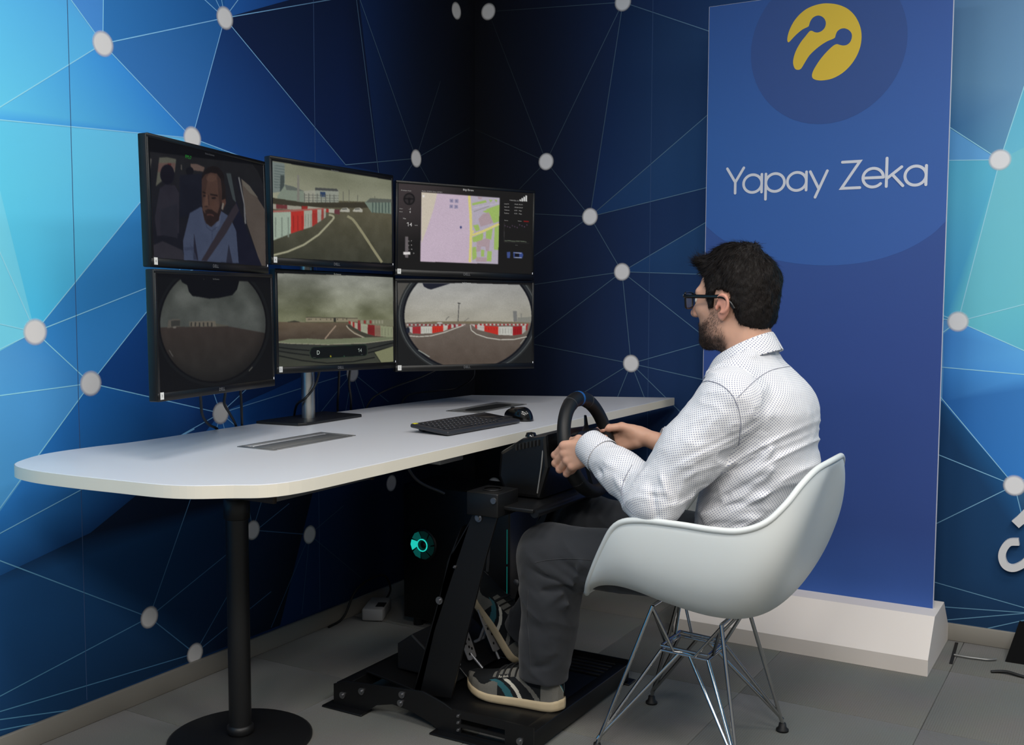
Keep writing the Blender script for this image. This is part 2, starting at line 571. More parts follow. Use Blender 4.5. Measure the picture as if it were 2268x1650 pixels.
L.facet([a, b_, c_], [(44, 100, 158), (28, 80, 136), (44, 96, 156)])
L.facet([a, (230, -300), (497, -300), b_], [(40, 102, 160), (34, 92, 150), (20, 64, 118), (24, 76, 134)])
L.facet([(157, 0), (-60, -300), (230, -300), a], [(62, 120, 182), (60, 120, 180), (50, 105, 170), (60, 120, 182)])
L.facet([b_, c_, (560, 360), (765, 365)], [(16, 46, 94), (24, 66, 124), (20, 62, 124), (16, 42, 92)])
L.facet([b_, (640, 0), (660, -300), (760, -300), (840, 380), (765, 365)], [(10, 26, 58), (9, 24, 52), (9, 20, 46), (8, 17, 36), (9, 22, 50), (10, 28, 66)])
L.facet([d_, c_, (560, 360), (560, 545)], [(44, 116, 174), (38, 106, 162), (28, 86, 140), (28, 87, 140)])
L.facet([d_, (384, 615), e_], [(44, 116, 176), (38, 106, 164), (48, 118, 178)])
L.facet([d_, e_, (0, 880), (-400, 930), (-500, 1020), (0, 777)], [(56, 124, 180), (48, 116, 176), (70, 138, 188), (78, 148, 192), (78, 148, 192), (70, 134, 184)])
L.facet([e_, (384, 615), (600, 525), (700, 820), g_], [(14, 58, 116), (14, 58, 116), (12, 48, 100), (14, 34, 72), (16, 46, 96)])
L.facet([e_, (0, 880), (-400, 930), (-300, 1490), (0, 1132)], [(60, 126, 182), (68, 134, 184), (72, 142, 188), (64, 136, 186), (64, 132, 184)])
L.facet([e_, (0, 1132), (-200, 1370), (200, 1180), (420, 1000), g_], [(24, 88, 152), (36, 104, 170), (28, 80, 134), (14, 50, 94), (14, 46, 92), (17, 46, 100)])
L.facet([(-200, 1370), (200, 1180), (420, 1000), (700, 1060), (620, 1385), (0, 1632), (-300, 1750)], [(24, 70, 118), (8, 24, 46), (8, 22, 42), (6, 15, 28), (6, 14, 26), (11, 34, 60), (20, 58, 98)])  # lower-left facet: navy print with the desk's shade mixed into its colours
segs_L = [((-60, -300), a), ((232, -300), a), ((-300, 422), a), (a, b_), (a, c_), ((300, -140), b_), ((420, -120), b_), ((470, -120), b_), ((600, -100), b_),
          (b_, (860, -23)), (b_, c_), (b_, (765, 365)), ((765, 365), i_), (c_, (-500, 218)), (c_, (600, 372)), (c_, d_), (d_, (-380, -300)), (d_, (-700, 560)), (d_, (-500, 1020)),
          (d_, (590, 533)), (d_, e_), (e_, (-400, 930)), (e_, (560, 390)), (e_, g_), (e_, (-200, 1400)), (g_, (455, 820)), (g_, (600, 812)), (g_, j_), (g_, (330, 1003)), (g_, (470, 985)), (g_, (505, 985)), (g_, (560, 975)),
          ((789, 0), (840, 400)), ((780, -120), (789, 0)), ((797, 0), i_), (i_, (1040, 283)), (i_, (880, 415)), (i_, (965, 430)), (i_, (975, 180)),
          (j_, (700, 925)), (j_, (760, 940)), (j_, (812, 920)), (j_, (860, 890)), (j_, (730, 700)),
          ((-300, 1342), (430, 950)), ((-300, 1128), k_), (k_, (425, 1095)), (k_, (640, 1115)), (k_, l_), (k_, (-300, 1700)), (l_, (-300, 1665)), (l_, (520, 1290)), (l_, (600, 1310)),
          ((-200, 1621), (200, 1566)), ((-200, 1655), (160, 1586)), (m_, n_), (m_, (545, 1090)), (m_, (585, 1090)), (n_, (600, 1390)), (n_, (668, 1360)), (n_, (800, 1280)), (n_, (760, 1120))]
L.lines(segs_L)
for q in (a, b_, c_, d_, e_, g_, i_, h_, j_, k_, l_, m_, n_, o_, p_): L.dot(*q, r=.0285 if q[1] < 1000 else .0265)

Bk = Mural('B'); Bk.wall()
h2, q_, r_, s_, t_, u_, v_, w_, z_ = (1082, 26), (1380, 5), (1210, 358), (1307, 480), (1378, 602), (1398, 805), (2215, 354), (2122, 712), (2247, 1075)
Bk.facet([q_, (1570, 70), (1700, 118), (1700, 140), s_], [(14, 34, 66), (24, 48, 84), (34, 62, 100), (36, 66, 104), (16, 36, 72)])
Bk.facet([s_, (1700, 140), (1700, 380), (1562, 417)], [(20, 46, 84), (38, 72, 112), (38, 72, 112), (30, 62, 102)])
Bk.facet([t_, (1562, 495), (1700, 415), (1700, 612), (1545, 607)], [(22, 50, 90), (30, 66, 104), (40, 76, 116), (38, 72, 112), (30, 60, 98)])
Bk.facet([v_, (2104, 355), (1800, 362), (1800, 700), (2093, 705), w_], [(82, 160, 184), (64, 142, 180), (44, 114, 164), (44, 114, 164), (56, 132, 176), (86, 166, 182)])
Bk.facet([v_, w_, (2268, 677), (2700, 570), (2700, 100)], [(100, 168, 182), (88, 164, 180), (96, 168, 180), (98, 168, 182), (100, 168, 182)])
Bk.facet([v_, (2268, 195), (2420, -300), (2800, -300), (2700, 100)], [(92, 162, 184), (86, 158, 182), (86, 158, 182), (88, 160, 182), (96, 166, 182)])
Bk.facet([v_, (2108, 286), (1900, 150), (1900, 60), (2000, -300), (2420, -300), (2268, 195)], [(80, 128, 160), (55, 100, 142), (42, 86, 128), (44, 88, 132), (78, 115, 148), (100, 128, 157), (92, 130, 160)])
Bk.facet([w_, (2268, 677), (2700, 570), (2700, 960), (2268, 778)], [(88, 166, 180), (92, 168, 182), (92, 168, 182), (86, 160, 182), (86, 161, 182)])
Bk.facet([w_, (2268, 778), (2700, 960), (2700, 870), (2268, 830), (2090, 814), (2090, 740)], [(66, 132, 192), (82, 148, 202), (86, 150, 202), (84, 148, 202), (76, 142, 200), (56, 118, 182), (54, 112, 176)])
Bk.facet([(2090, 814), (2268, 830), (2700, 870), (2700, 800), (2500, 1120), z_, (2087, 890)], [(50, 112, 176), (72, 138, 198), (76, 140, 200), (74, 138, 198), (62, 126, 190), (44, 106, 172), (34, 88, 150)])
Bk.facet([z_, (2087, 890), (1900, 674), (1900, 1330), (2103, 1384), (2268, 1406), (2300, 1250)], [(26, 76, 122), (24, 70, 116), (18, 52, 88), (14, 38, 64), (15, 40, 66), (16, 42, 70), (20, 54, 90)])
segs_B = [(h2, q_), (q_, (1900, 180)), (q_, r_), (q_, s_), (h2, r_), (r_, (1044, 283)), (r_, s_), (r_, (1130, 440)), (s_, (1150, 472)), (s_, (1120, 612)), (s_, (1700, 140)), (s_, (1700, 382)), (s_, t_),
          (t_, (1700, 412)), (t_, (1700, 612)), (t_, (1150, 635)), (t_, (1150, 775)), (t_, u_), (t_, (1700, 855)), (u_, (1150, 756)), (u_, (1700, 720)), (u_, (1700, 873)), (u_, (1240, 902)), (u_, (1355, 912)), (u_, (1440, 912)), (u_, (1520, 925)),
          (v_, (1900, 150)), (v_, (1800, 358)), (v_, (2430, -300)), (v_, w_), ((1950, 178), (2330, -300)), (w_, (1990, 660)), (w_, (1990, 690)), (w_, (2000, 800)), (w_, (2700, 562)), (w_, (2700, 967)), ((1950, 801), (2700, 868)),
          (z_, (1950, 720)), (z_, (1950, 955)), (z_, (1950, 1220)), (z_, (2400, 980)), (z_, (2290, 1250)), ((1950, 1255), (2600, 1440)), ((1950, 1334), (2600, 1380)), ((2000, 1381), (2600, 1330)), ((2140, 1402), (2600, 1300)),
          (p_, (1096, 1075)), ((1530, 920), (1600, 980)), ((1440, 950), (1470, 1010))]
Bk.lines(segs_B)
for q in (h2, q_, r_, s_, t_, u_, v_, w_, z_, (1096, 1075)): Bk.dot(*q)

# fabric seams of the mural panels
for Mu, px, py in ((L, 697, 300), (L, 178, 1050), (Bk, 1440, 500)):
    q = Mu.p(px, py, .001)
    mb = MB()
    if Mu.side == 'L': mb.box((XL + .0009, q[1], CEIL / 2 + .03), (.0008, .0016, CEIL - .07))
    else: mb.box((q[0], YB - .0009, CEIL / 2 + .03), (.0016, .0008, CEIL - .07))
    mb.build('panel_seam', mat('mural_seam', (60, 90, 135), 0.8), Mu.ob)

m_base = mat('grey_skirting', (142, 138, 130), 0.55)
bb = MB(); bb.box((XL + .006, (Y0 + YB) / 2, .029), (.012, YB - Y0, .058), bev=.002)
struct(bb.build('baseboard_left', m_base))
bb = MB(); bb.box(((XL + X1) / 2 + .006, YB - .006, .029), (X1 - XL - .012, .012, .058), bev=.002)
struct(bb.build('baseboard_back', m_base))

# raised white letters on the back wall, cut by the right edge of the picture
m_letter = mat('white_letter', (226, 226, 228), 0.45)
def wpt(px, py): q = on_y(px, py, YB); return (q[0], q[2])
arc = [wpt(x, y) for x, y in ((2258, 1198), (2236, 1200), (2223, 1217), (2221, 1235), (2229, 1251), (2246, 1256), (2268, 1246), (2285, 1228), (2304, 1212), (2326, 1214), (2340, 1228))]
arc = catmull([np.array(p) for p in arc], 5)
def letter(name, line, w, label):
    P = [np.array(p) for p in line]
    lft, rgt = [], []
    for i in range(len(P)):
        d = P[min(i + 1, len(P) - 1)] - P[max(i - 1, 0)]; d = d / np.linalg.norm(d); nn = np.array([-d[1], d[0]]) * w / 2
        lft.append(P[i] + nn); rgt.append(P[i] - nn)
    mb = MB()
    n = len(P); vs = []
    for y in (YB - .022, YB - .001):
        vs += [(q[0], y, q[1]) for q in lft] + [(q[0], y, q[1]) for q in rgt]
    fs = []
    for i in range(n - 1):
        fs.append((i, i + 1, n + i + 1, n + i)); fs.append((2 * n + i, 3 * n + i, 3 * n + i + 1, 2 * n + i + 1))
        fs.append((i, 2 * n + i, 2 * n + i + 1, i + 1)); fs.append((n + i, n + i + 1, 3 * n + i + 1, 3 * n + i))
    fs.append((0, n, 3 * n, 2 * n)); fs.append((n - 1, 3 * n - 1, 4 * n - 1, 2 * n - 1))
    mb.add(vs, fs)
    o = mb.build(name, m_letter); tag(o, label, 'letter'); return o
letter('raised_letter', arc, .022, 'white raised curling letter on blue mural beside the banner stand')
letter('raised_letter', [wpt(2250, 1159), wpt(2262, 1149), wpt(2290, 1121), wpt(2318, 1094)], .030, 'white raised slanted letter stroke above the curling letter')

# floor hatch in the carpet with its loose thread, cable slit, and dark stand foot
m_slot = mat('black_gap', (14, 14, 14), 0.7)
t = thing('floor_hatch', 'carpeted floor hatch with dark slot beside white banner base', 'floor hatch', (*on_z(2150, 1450, 0)[:2], 0))
def strip(mb, p, q, w, z=.0012, h=.0016):
    P, Q = on_z(*p, 0), on_z(*q, 0); d = Q - P
    mb.box(((P + Q) / 2) * V(1, 1, 0) + V(0, 0, z), (np.linalg.norm(d), w, h), rotz=atan2(d[1], d[0]))
mb = MB(); strip(mb, (2119, 1424), (2106, 1471), .010); mb.build('slot', m_slot, t)
mb = MB(); pts = [on_z(x, y, .006) for x, y in ((2113, 1450), (2140, 1455), (2170, 1459), (2190, 1461), (2207, 1460))]
mb.tube(catmull(pts, 4), .0032, 8); mb.build('edge_trim', mat('dull_chrome', (150, 150, 148), .4, .6), t)
mb = MB(); pts = [on_z(x, y, z) for x, y, z in ((2195, 1488, .003), (2215, 1487, .006), (2235, 1489, .008), (2268, 1499, .005), (2330, 1512, .004))]
mb.tube(catmull(pts, 4), .005, 8)
tag(mb.build('floor_cable', mat('black_rubber', (18, 18, 19), .6)), 'short black cable lying on grey carpet at right edge', 'cable')
P = [on_z(x, y, 0) for x, y in ((2226, 1466), (2300, 1476))]
mb = MB()
A0, B0 = P; up = V(0.03, 0.07, 0.115); thick = V(.0, .012, 0)
vs = [A0 + V(0, 0, .002), B0 + V(.25, 0, .002), B0 + V(.25, 0, 0) + up, A0 + up]
vs = vs + [p + thick for p in vs]
mb.add(vs, [(0, 1, 2, 3), (7, 6, 5, 4), (0, 4, 5, 1), (1, 5, 6, 2), (2, 6, 7, 3), (3, 7, 4, 0)])
tag(mb.build('stand_foot', mat('matt_black', (12, 12, 13), .8, spec=.1)), 'slanted black stand foot at right picture edge', 'stand')
# ================================================================== BANNER STAND
BX0, BX1, BY = -1.305, -0.523, 3.545
m_white = mat('white_lacquer', (243, 234, 226), 0.5)
st = thing('banner_stand', 'tall blue banner board with yellow round logo in white sloped base', 'banner', (-.915, 3.55, 0))
mb = MB(); mb.prism([(3.355, .0005), (3.352, .052), (3.459, .159), (3.642, .159), (3.752, .053), (3.752, .0005)], -1.325, -.505, plane='YZ', bev=.0015)
mb.build('base', m_white, st)
mb = MB(); mb.box(((BX0 + BX1) / 2, BY + .004, (.157 + 2.13) / 2), (BX1 - BX0, .008, 2.13 - .157))
mb.build('board', mat('white_board_edge', (205, 208, 222), .5), st)
def bp(px, py, off=.0008):
    q = on_y(px, py, BY - off); return q
def prt(name, pts, cols):
    cc = cols if isinstance(cols, list) else [cols] * len(pts)
    return flat_mesh(name, pts, attr_mat('banner_print', rough=.55, spec=.2), st, colours=[(*lin(c, BK), 1) for c in cc])
BK = 1.38
yb = BY - .0008
# printed ground: one blue, with the lighter field above a large arc and a darker disc behind the logo
P = []; C = []
for i in range(9):
    row = []
    for j in range(41):
        x = BX0 + .002 + (BX1 - BX0 - .004) * i / 8; z = .159 + (2.129 - .159) * j / 40
        row.append(V(x, yb, z))
        t = (z - .159) / 1.97
        c = hue_ramp([(0, (50, 84, 150)), (.13, (44, 68, 126)), (.42, (46, 70, 130)), (.60, (48, 75, 133)), (1, (48, 75, 133))], t)
        C.append((*lin(c + np.array((3, 0, 0)) * i / 8, BK), 1))
    P.append(row)
m_ban = attr_mat('banner_print', rough=.55, spec=.2)
g = MB(); g.grid(P, smooth=False); g.build('printed_ground', m_ban, st, cols=C)
arcp = catmull([bp(x, y, .0010) for x, y in ((1563, 500), (1600, 530), (1660, 558), (1740, 580), (1830, 588), (1920, 580), (2000, 556), (2060, 522), (2095, 490))], 4)
arcp = [V(min(max(p[0], BX0 + .002), BX1 - .002), yb - .0003, p[2]) for p in arcp]
C = []; P = []
for p in arcp:
    row = []
    for j in range(9):
        z = p[2] + (2.1285 - p[2]) * j / 8; row.append(V(p[0], p[1], z)); C.append((*lin(hue_ramp([(0, (49, 87, 150)), (.4, (48, 88, 150)), (1, (46, 80, 140))], j / 8) + np.array((6, 0, 0)) * (p[0] - BX0) / .78, BK), 1))
    P.append(row)
g = MB(); g.grid(P, smooth=False); g.build('printed_upper_field', m_ban, st, cols=C)
R0 = .250; cen = V(-.905, yb - .0007, 1.957); pts = []
for i in range(64):
    t = 2 * pi * i / 64; p = cen + V(cos(t) * R0, 0, sin(t) * R0); pts.append(V(p[0], p[1], min(p[2], 2.1285)))
prt('printed_disc', pts, (49, 74, 128))
# logo
lg = [(868,22),(930,30),(990,55),(1035,95),(1065,145),(1082,200),(1084,260),(1072,320),(1045,380),(1005,435),(955,480),(895,512),(840,524),(800,524),(770,514),(761,495),(768,465),(790,425),(825,375),(870,325),(905,295),(925,288),(940,292),(965,297),(990,292),(1012,272),(1022,240),(1018,215),(1000,195),(975,185),(950,188),(928,203),(917,225),(912,243),(900,253),(860,270),(815,298),(765,340),(735,375),(705,425),(688,450),(668,456),(650,448),(639,420),(640,385),(655,335),(685,280),(720,235),(745,205),(760,201),(780,210),(800,212),(825,202),(845,180),(852,150),(842,122),(820,105),(795,102),(768,115),(750,140),(742,165),(735,175),(700,192),(665,220),(635,250),(615,272),(605,275),(600,262),(603,235),(615,195),(640,145),(675,100),(720,62),(770,38),(820,25)]
lp = catmull([bp(1540 + x / 2.946, y / 2.946, .0020) for x, y in lg], 3, closed=True)
prt('logo', lp, (198, 168, 58))
# lettering
mbt = MB()
xh = .0655; sw = .0090
for ch, zx in (('Y', 200), ('a', 307), ('p', 452), ('a', 592), ('y', 740), ('Z', 945), ('e', 1084), ('k', 1237), ('a', 1357)):
    x0 = bp(1540 + zx / 2.946, 410)[0] + sw / 2; zb = 1.492 + sw / 2
    for si, stroke in enumerate(GLY[ch][1]):
        vs, fs = ribbon([(p[0] * xh * .96, p[1] * xh * .90) for p in stroke], sw)
        mbt.add([(x0 + p[0], yb - .0014 - .0005 * si, zb + p[1]) for p in vs], fs)
mbt.build('lettering', mat('banner_white_print', (216, 219, 228), .5), st)

# ================================================================== DESK
ZD, TH = 0.7674, 0.0285
m_desk = mat('white_laminate', (214, 215, 220), 0.32, spec=.5, bump=(600, .03, .001))
m_edge = mat('cream_edge_band', (232, 226, 210), 0.45)
m_black = mat('black_powder_coat', (20, 20, 21), 0.45)
desk = thing('desk', 'long white desk with rounded near end on black column leg', 'desk', (-1.85, 2.3, 0))
def dz(px, py): q = on_z(px, py, ZD); return np.array(q[:2])
front = dz(1498, 880)
curve = [dz(640, 1067), dz(500, 1074), dz(380, 1074), dz(250, 1062), dz(130, 1049), dz(62, 1039), dz(32, 1028), dz(60, 1015), dz(110, 1003), dz(200, 990), dz(300, 978)]
cv = catmull([np.array((-1.488, 1.95))] + curve + [np.array((-2.246, 2.1))], 7)
out2 = [np.array((-1.480, 3.72)), np.array((-1.488, 3.0))] + cv + [np.array((-2.246, 2.6)), np.array((-2.215, 3.0)), np.array((-2.172, 3.40))]
mb = MB(); mb.prism([tuple(p) for p in out2], ZD - TH, ZD, bev=.0012)
mb.build('top', m_desk, desk)
n = len(out2); cen2 = np.mean(out2, axis=0)
vs = []; area = sum(out2[i][0] * out2[(i + 1) % n][1] - out2[(i + 1) % n][0] * out2[i][1] for i in range(n))
sg = 1 if area > 0 else -1
for i in range(n):
    d = out2[(i + 1) % n] - out2[i - 1]; d = d / np.linalg.norm(d); nn = np.array([d[1], -d[0]]) * sg * .0009
    vs += [(*(out2[i] + nn), ZD - TH + .001), (*(out2[i] + nn), ZD - .0012)]
mb = MB(); mb.add(vs, [(2 * i, 2 * ((i + 1) % n), 2 * ((i + 1) % n) + 1, 2 * i + 1) for i in range(n)], smooth=False)
mb.build('edge_band', m_edge, desk)
def desk_leg(cx, cy):
    mb = MB(); mb.cyl((cx, cy, .012), (cx, cy, ZD - TH), .0285, n=32)
    col = mb.build('leg_column', m_black, desk)
    mb = MB(); mb.lathe([(.0, .0155), (.04, .0155), (.05, .014), (.176, .010), (.184, .006), (.184, .0005)], 56, Matrix.Translation((cx, cy, 0)))
    mb.build('leg_base', m_black, desk)
    mb = MB(); mb.lathe([(.0287, 0), (.034, .004), (.034, .020), (.0287, .024)], 32, Matrix.Translation((cx, cy, .0155)), cap=False); mb.build('leg_collar', m_black, desk)
    mb = MB(); mb.lathe([(.0287, 0), (.033, .003), (.033, .05), (.0287, .054)], 32, Matrix.Translation((cx, cy, ZD - TH - .16)), cap=False); mb.build('leg_collar', m_black, desk)
    mb = MB(); mb.box((cx, cy, ZD - TH - .004), (.2, .2, .006)); mb.build('top_plate', m_black, desk)
desk_leg(-1.968, 1.965)
desk_leg(-1.90, 3.34)
# under-desk steel beam and socket boxes
mb = MB(); mb.box((-1.70, 2.62, ZD - TH - .022), (.05, 1.66, .042), bev=.002); mb.build('beam', m_black, desk)
mb = MB(); mb.box((-1.85, 2.10, ZD - TH - .045), (.13, .37, .088), bev=.003); mb.build('socket_box', mat('grey_steel', (96, 97, 100), .5), desk)
for yy_ in (1.908, 2.292):
    mb = MB(); mb.box((-1.85, yy_, ZD - TH - .045), (.135, .012, .094), bev=.002); mb.build('box_end', mat('dark_end_cap', (48, 36, 28), .6), desk)
mb = MB(); mb.box((-1.66, 2.42, ZD - TH - .024), (.10, .115, .045), bev=.003); mb.build('adapter_box', mat('pale_plastic', (150, 150, 150), .5), desk)
# cable ports set in the top
m_alu = mat('brushed_dark_aluminium', (122, 122, 122), 0.4, .35)
m_alu2 = mat('satin_aluminium', (190, 190, 192), 0.35, .5)
def port(yc_, opened):
    cx = -1.888; w, l = .124, .322
    zz = ZD
    mb = MB()
    for sx, sy, px_, py_ in ((w, .014, 0, -l / 2 + .007), (w, .014, 0, l / 2 - .007), (.014, l - .028, -w / 2 + .007, 0), (.014, l - .028, w / 2 - .007, 0)):
        mb.box((cx + px_, yc_ + py_, zz + .0008), (sx, sy, .0026), bev=.0008, seg=1)
    fr = mb.build('cable_port', m_alu, desk)
    if opened:
        mb = MB(); mb.box((cx, yc_, zz + .0004), (w - .03, l - .03, .0010)); mb.build('port_bed', m_alu, fr)
        pts = smoothclosed([(-.036, -.12), (.036, -.12), (.036, .10), (.02, .125), (-.02, .125), (-.036, .10)], 2)
        mb = MB(); mb.prism([(cx + p[0], yc_ + p[1]) for p in pts], zz + .0009, zz + .0014); mb.build('port_opening', mat('black_gap', (14, 14, 14), .7), fr)
    else:
        mb = MB(); mb.box((cx + .012, yc_, zz + .0010), (.066, l - .036, .0024), bev=.0008, seg=1); mb.build('port_lid', m_alu, fr)
        mb = MB(); mb.box((cx - .034, yc_, zz + .0012), (.008, l - .05, .0022), bev=.0008, seg=1); mb.build('port_lip', m_alu2, fr)
port(2.112, False)
port(3.055, True)

# ================================================================== MONITOR ARM
pole = thing('monitor_stand', 'brushed steel monitor pole on black foot plate at desk back', 'monitor stand', (-2.167, 2.483, ZD))
m_steel = mat('brushed_steel', (176, 176, 172), 0.30, .95, bump=(300, .02, .001))
PX, PY = -2.168, 2.470
mb = MB(); mb.cyl((PX, PY, ZD + .008), (PX, PY, 1.50), .0205, n=36); mb.build('pole', m_steel, pole)
fp = [(-.075, -.145), (.070, -.125), (.082, -.10), (.086, .150), (.076, .160), (-.075, .160)]
mb = MB(); mb.prism([(PX + x, PY + y) for x, y in fp], ZD + .0004, ZD + .0085, bev=.0015); mb.build('foot_plate', m_black, pole)
for z in (1.06, 1.375):
    mb = MB(); mb.box((PX + .003, PY, z), (.048, .055, .05), bev=.004); mb.build('clamp', m_black, pole)
    for tx, ty in ((-2.085, 1.94), (-2.000, 3.02)):
        mb = MB(); mb.tube([(PX, PY, z), (PX - .03, (PY + ty) / 2, z), (tx, ty, z)], .015, 12); mb.build('arm', m_black, pole)

# ================================================================== MONITORS
MW, MH = .5, .3005
POSE = {'UL': (-1.9858, 1.9205, 1.3615, 0.2153, 0.0333, -0.0169), 'UM': (-2.0633, 2.4831, 1.3796, -0.1039, 0.0257, -0.0229),
        'UR': (-1.9115, 2.9650, 1.3562, -0.5738, 0.0142, -0.0230), 'LL': (-1.9578, 1.9089, 1.0574, 0.2081, 0.0147, -0.0095),
        'LM': (-2.0880, 2.5250, 1.0690, -0.1055, 0.0342, -0.0214), 'LR': (-1.9182, 2.9731, 1.0500, -0.5951, 0.0155, -0.0059)}
def pose_axes(p):
    yaw, pit, rol = p[3:6]
    n0 = V(cos(yaw), sin(yaw), 0); r = V(-n0[1], n0[0], 0); u = V(0, 0, 1)
    nn = n0 * cos(pit) + u * sin(pit); u2 = -n0 * sin(pit) + u * cos(pit)
    return r * cos(rol) + u2 * sin(rol), -r * sin(rol) + u2 * cos(rol), nn
SX0, SX1, SY0, SY1 = -.2415, .2415, -.1305, .1405      # lit panel in monitor coordinates
GU, GV, SS = 256, 144, 2
rng = np.random.RandomState(5)
def vnoise(u, v, fu, fv, seed):
    r = np.random.RandomState(seed); G = r.rand(64, 64)
    x = u * fu; y = v * fv; xi = np.floor(x).astype(int); yi = np.floor(y).astype(int)
    fx = x - xi; fy = y - yi; fx = fx * fx * (3 - 2 * fx); fy = fy * fy * (3 - 2 * fy)
    g = lambda a, b: G[a % 64, b % 64]
    return (g(xi, yi) * (1 - fx) + g(xi + 1, yi) * fx) * (1 - fy) + (g(xi, yi + 1) * (1 - fx) + g(xi + 1, yi + 1) * fx) * fy
def fbm(u, v, fu, fv, seed, o=4):
    s = 0; a = .5
    for k in range(o):
        s = s + a * vnoise(u, v, fu * 2 ** k, fv * 2 ** k, seed + k); a *= .5
    return s
class Screen:
    """colour raster of a screen picture, drawn with polygons; coordinates are those of the photograph crop it was read from"""
    def __init__(s, key, crop):
        s.key = key; s.crop = crop
        p = POSE[key]; s.C = V(*p[:3]); s.r, s.u, s.n = pose_axes(p)
        gu, gv = np.meshgrid((np.arange(GU * SS) + .5) / (GU * SS), (np.arange(GV * SS) + .5) / (GV * SS), indexing='ij')
        s.U, s.Vv = gu, gv                       # v = 0 at the top
        s.img = np.zeros((GU * SS, GV * SS, 3)); s.img[:] = (9, 9, 11)
    def loc(s, zx, zy):
        x0, y0, k = s.crop
        d = ray(x0 + zx / k, y0 + zy / k)
        t = np.dot(s.C - CAM, s.n) / np.dot(d, s.n)
        q = CAM + d * t - s.C
        return np.dot(q, s.r), np.dot(q, s.u)
    def uv(s, zx, zy):
        a, b = s.loc(zx, zy)
        return (a - SX0) / (SX1 - SX0), (SY1 - b) / (SY1 - SY0)
    def mask(s, pts):
        q = [s.uv(*p) for p in pts]; m = np.zeros(s.U.shape, bool)
        n = len(q)
        for i in range(n):
            (x1, y1), (x2, y2) = q[i], q[(i + 1) % n]
            if y1 == y2: continue
            c = ((s.Vv > min(y1, y2)) & (s.Vv <= max(y1, y2)) & (s.U < (x2 - x1) * (s.Vv - y1) / (y2 - y1) + x1))
            m ^= c
        return m
    def poly(s, pts, col, k=1.0):
        m = s.mask(pts); c = np.array(col, float)
        s.img[m] = s.img[m] * (1 - k) + c * k
        return m
    def line(s, pts, w, col):
        for a, b in zip(pts[:-1], pts[1:]):
            a = np.array(a, float); b = np.array(b, float); d = nrm(b - a); nn = np.array([-d[1], d[0]])
            wa, wb = (w if np.isscalar(w) else w)[0:2] if not np.isscalar(w) else (w, w)
            s.poly([a - nn * wa / 2, b - nn * wb / 2, b + nn * wb / 2, a + nn * wa / 2], col)
    def ell(s, cx, cy, rx, ry, col, k=1.0, n=28):
        return s.poly([(cx + rx * cos(2 * pi * i / n), cy + ry * sin(2 * pi * i / n)) for i in range(n)], col, k)
    def tex(s, m, amp, fu, fv, seed):
        f = fbm(s.U, s.Vv, fu, fv, seed) - .47
        s.img[m] = np.clip(s.img[m] + (f[m] * amp)[:, None], 0, 255)
    def vgrad(s, m, ctop, cbot, v0, v1):
        t = np.clip((s.Vv[m] - v0) / (v1 - v0), 0, 1)[:, None]
        s.img[m] = np.array(ctop, float) * (1 - t) + np.array(cbot, float) * t
    def barriers(s, top, bot, n, cols, gap=.0):
        """a row of water barriers between two polylines (2 points each), nearest first"""
        (a0, a1), (b0, b1) = [np.array(p, float) for p in top], [np.array(p, float) for p in bot]
        for i in range(n):
            t0, t1 = i / n, (i + 1 - gap) / n
            f0, f1 = 1 - (1 - t0) ** 1.6, 1 - (1 - t1) ** 1.6
            s.poly([a0 + (a1 - a0) * f0, a0 + (a1 - a0) * f1, b0 + (b1 - b0) * f1, b0 + (b1 - b0) * f0], cols[i % len(cols)])
    def result(s):
        for _ in range(2):                       # soften as a camera picture on a panel
            a = s.img; p = np.pad(a, ((1, 1), (1, 1), (0, 0)), mode='edge')
            s.img = (p[:-2, 1:-1] + p[2:, 1:-1] + p[1:-1, :-2] + p[1:-1, 2:] + 2 * a) / 6
        gr = np.random.RandomState(7).randn(*s.img.shape[:2])[..., None]
        s.img = np.clip(s.img * (1 + .035 * gr), 0, 255)
        im = s.img.reshape(GU, SS, GV, SS, 3).mean(axis=(1, 3))
        return im
RED, WHT, DRD = (172, 48, 40), (176, 178, 164), (122, 36, 44)
def quad_all(s, x0, y0, x1, y1): return [(x0, y0), (x1, y0), (x1, y1), (x0, y1)]

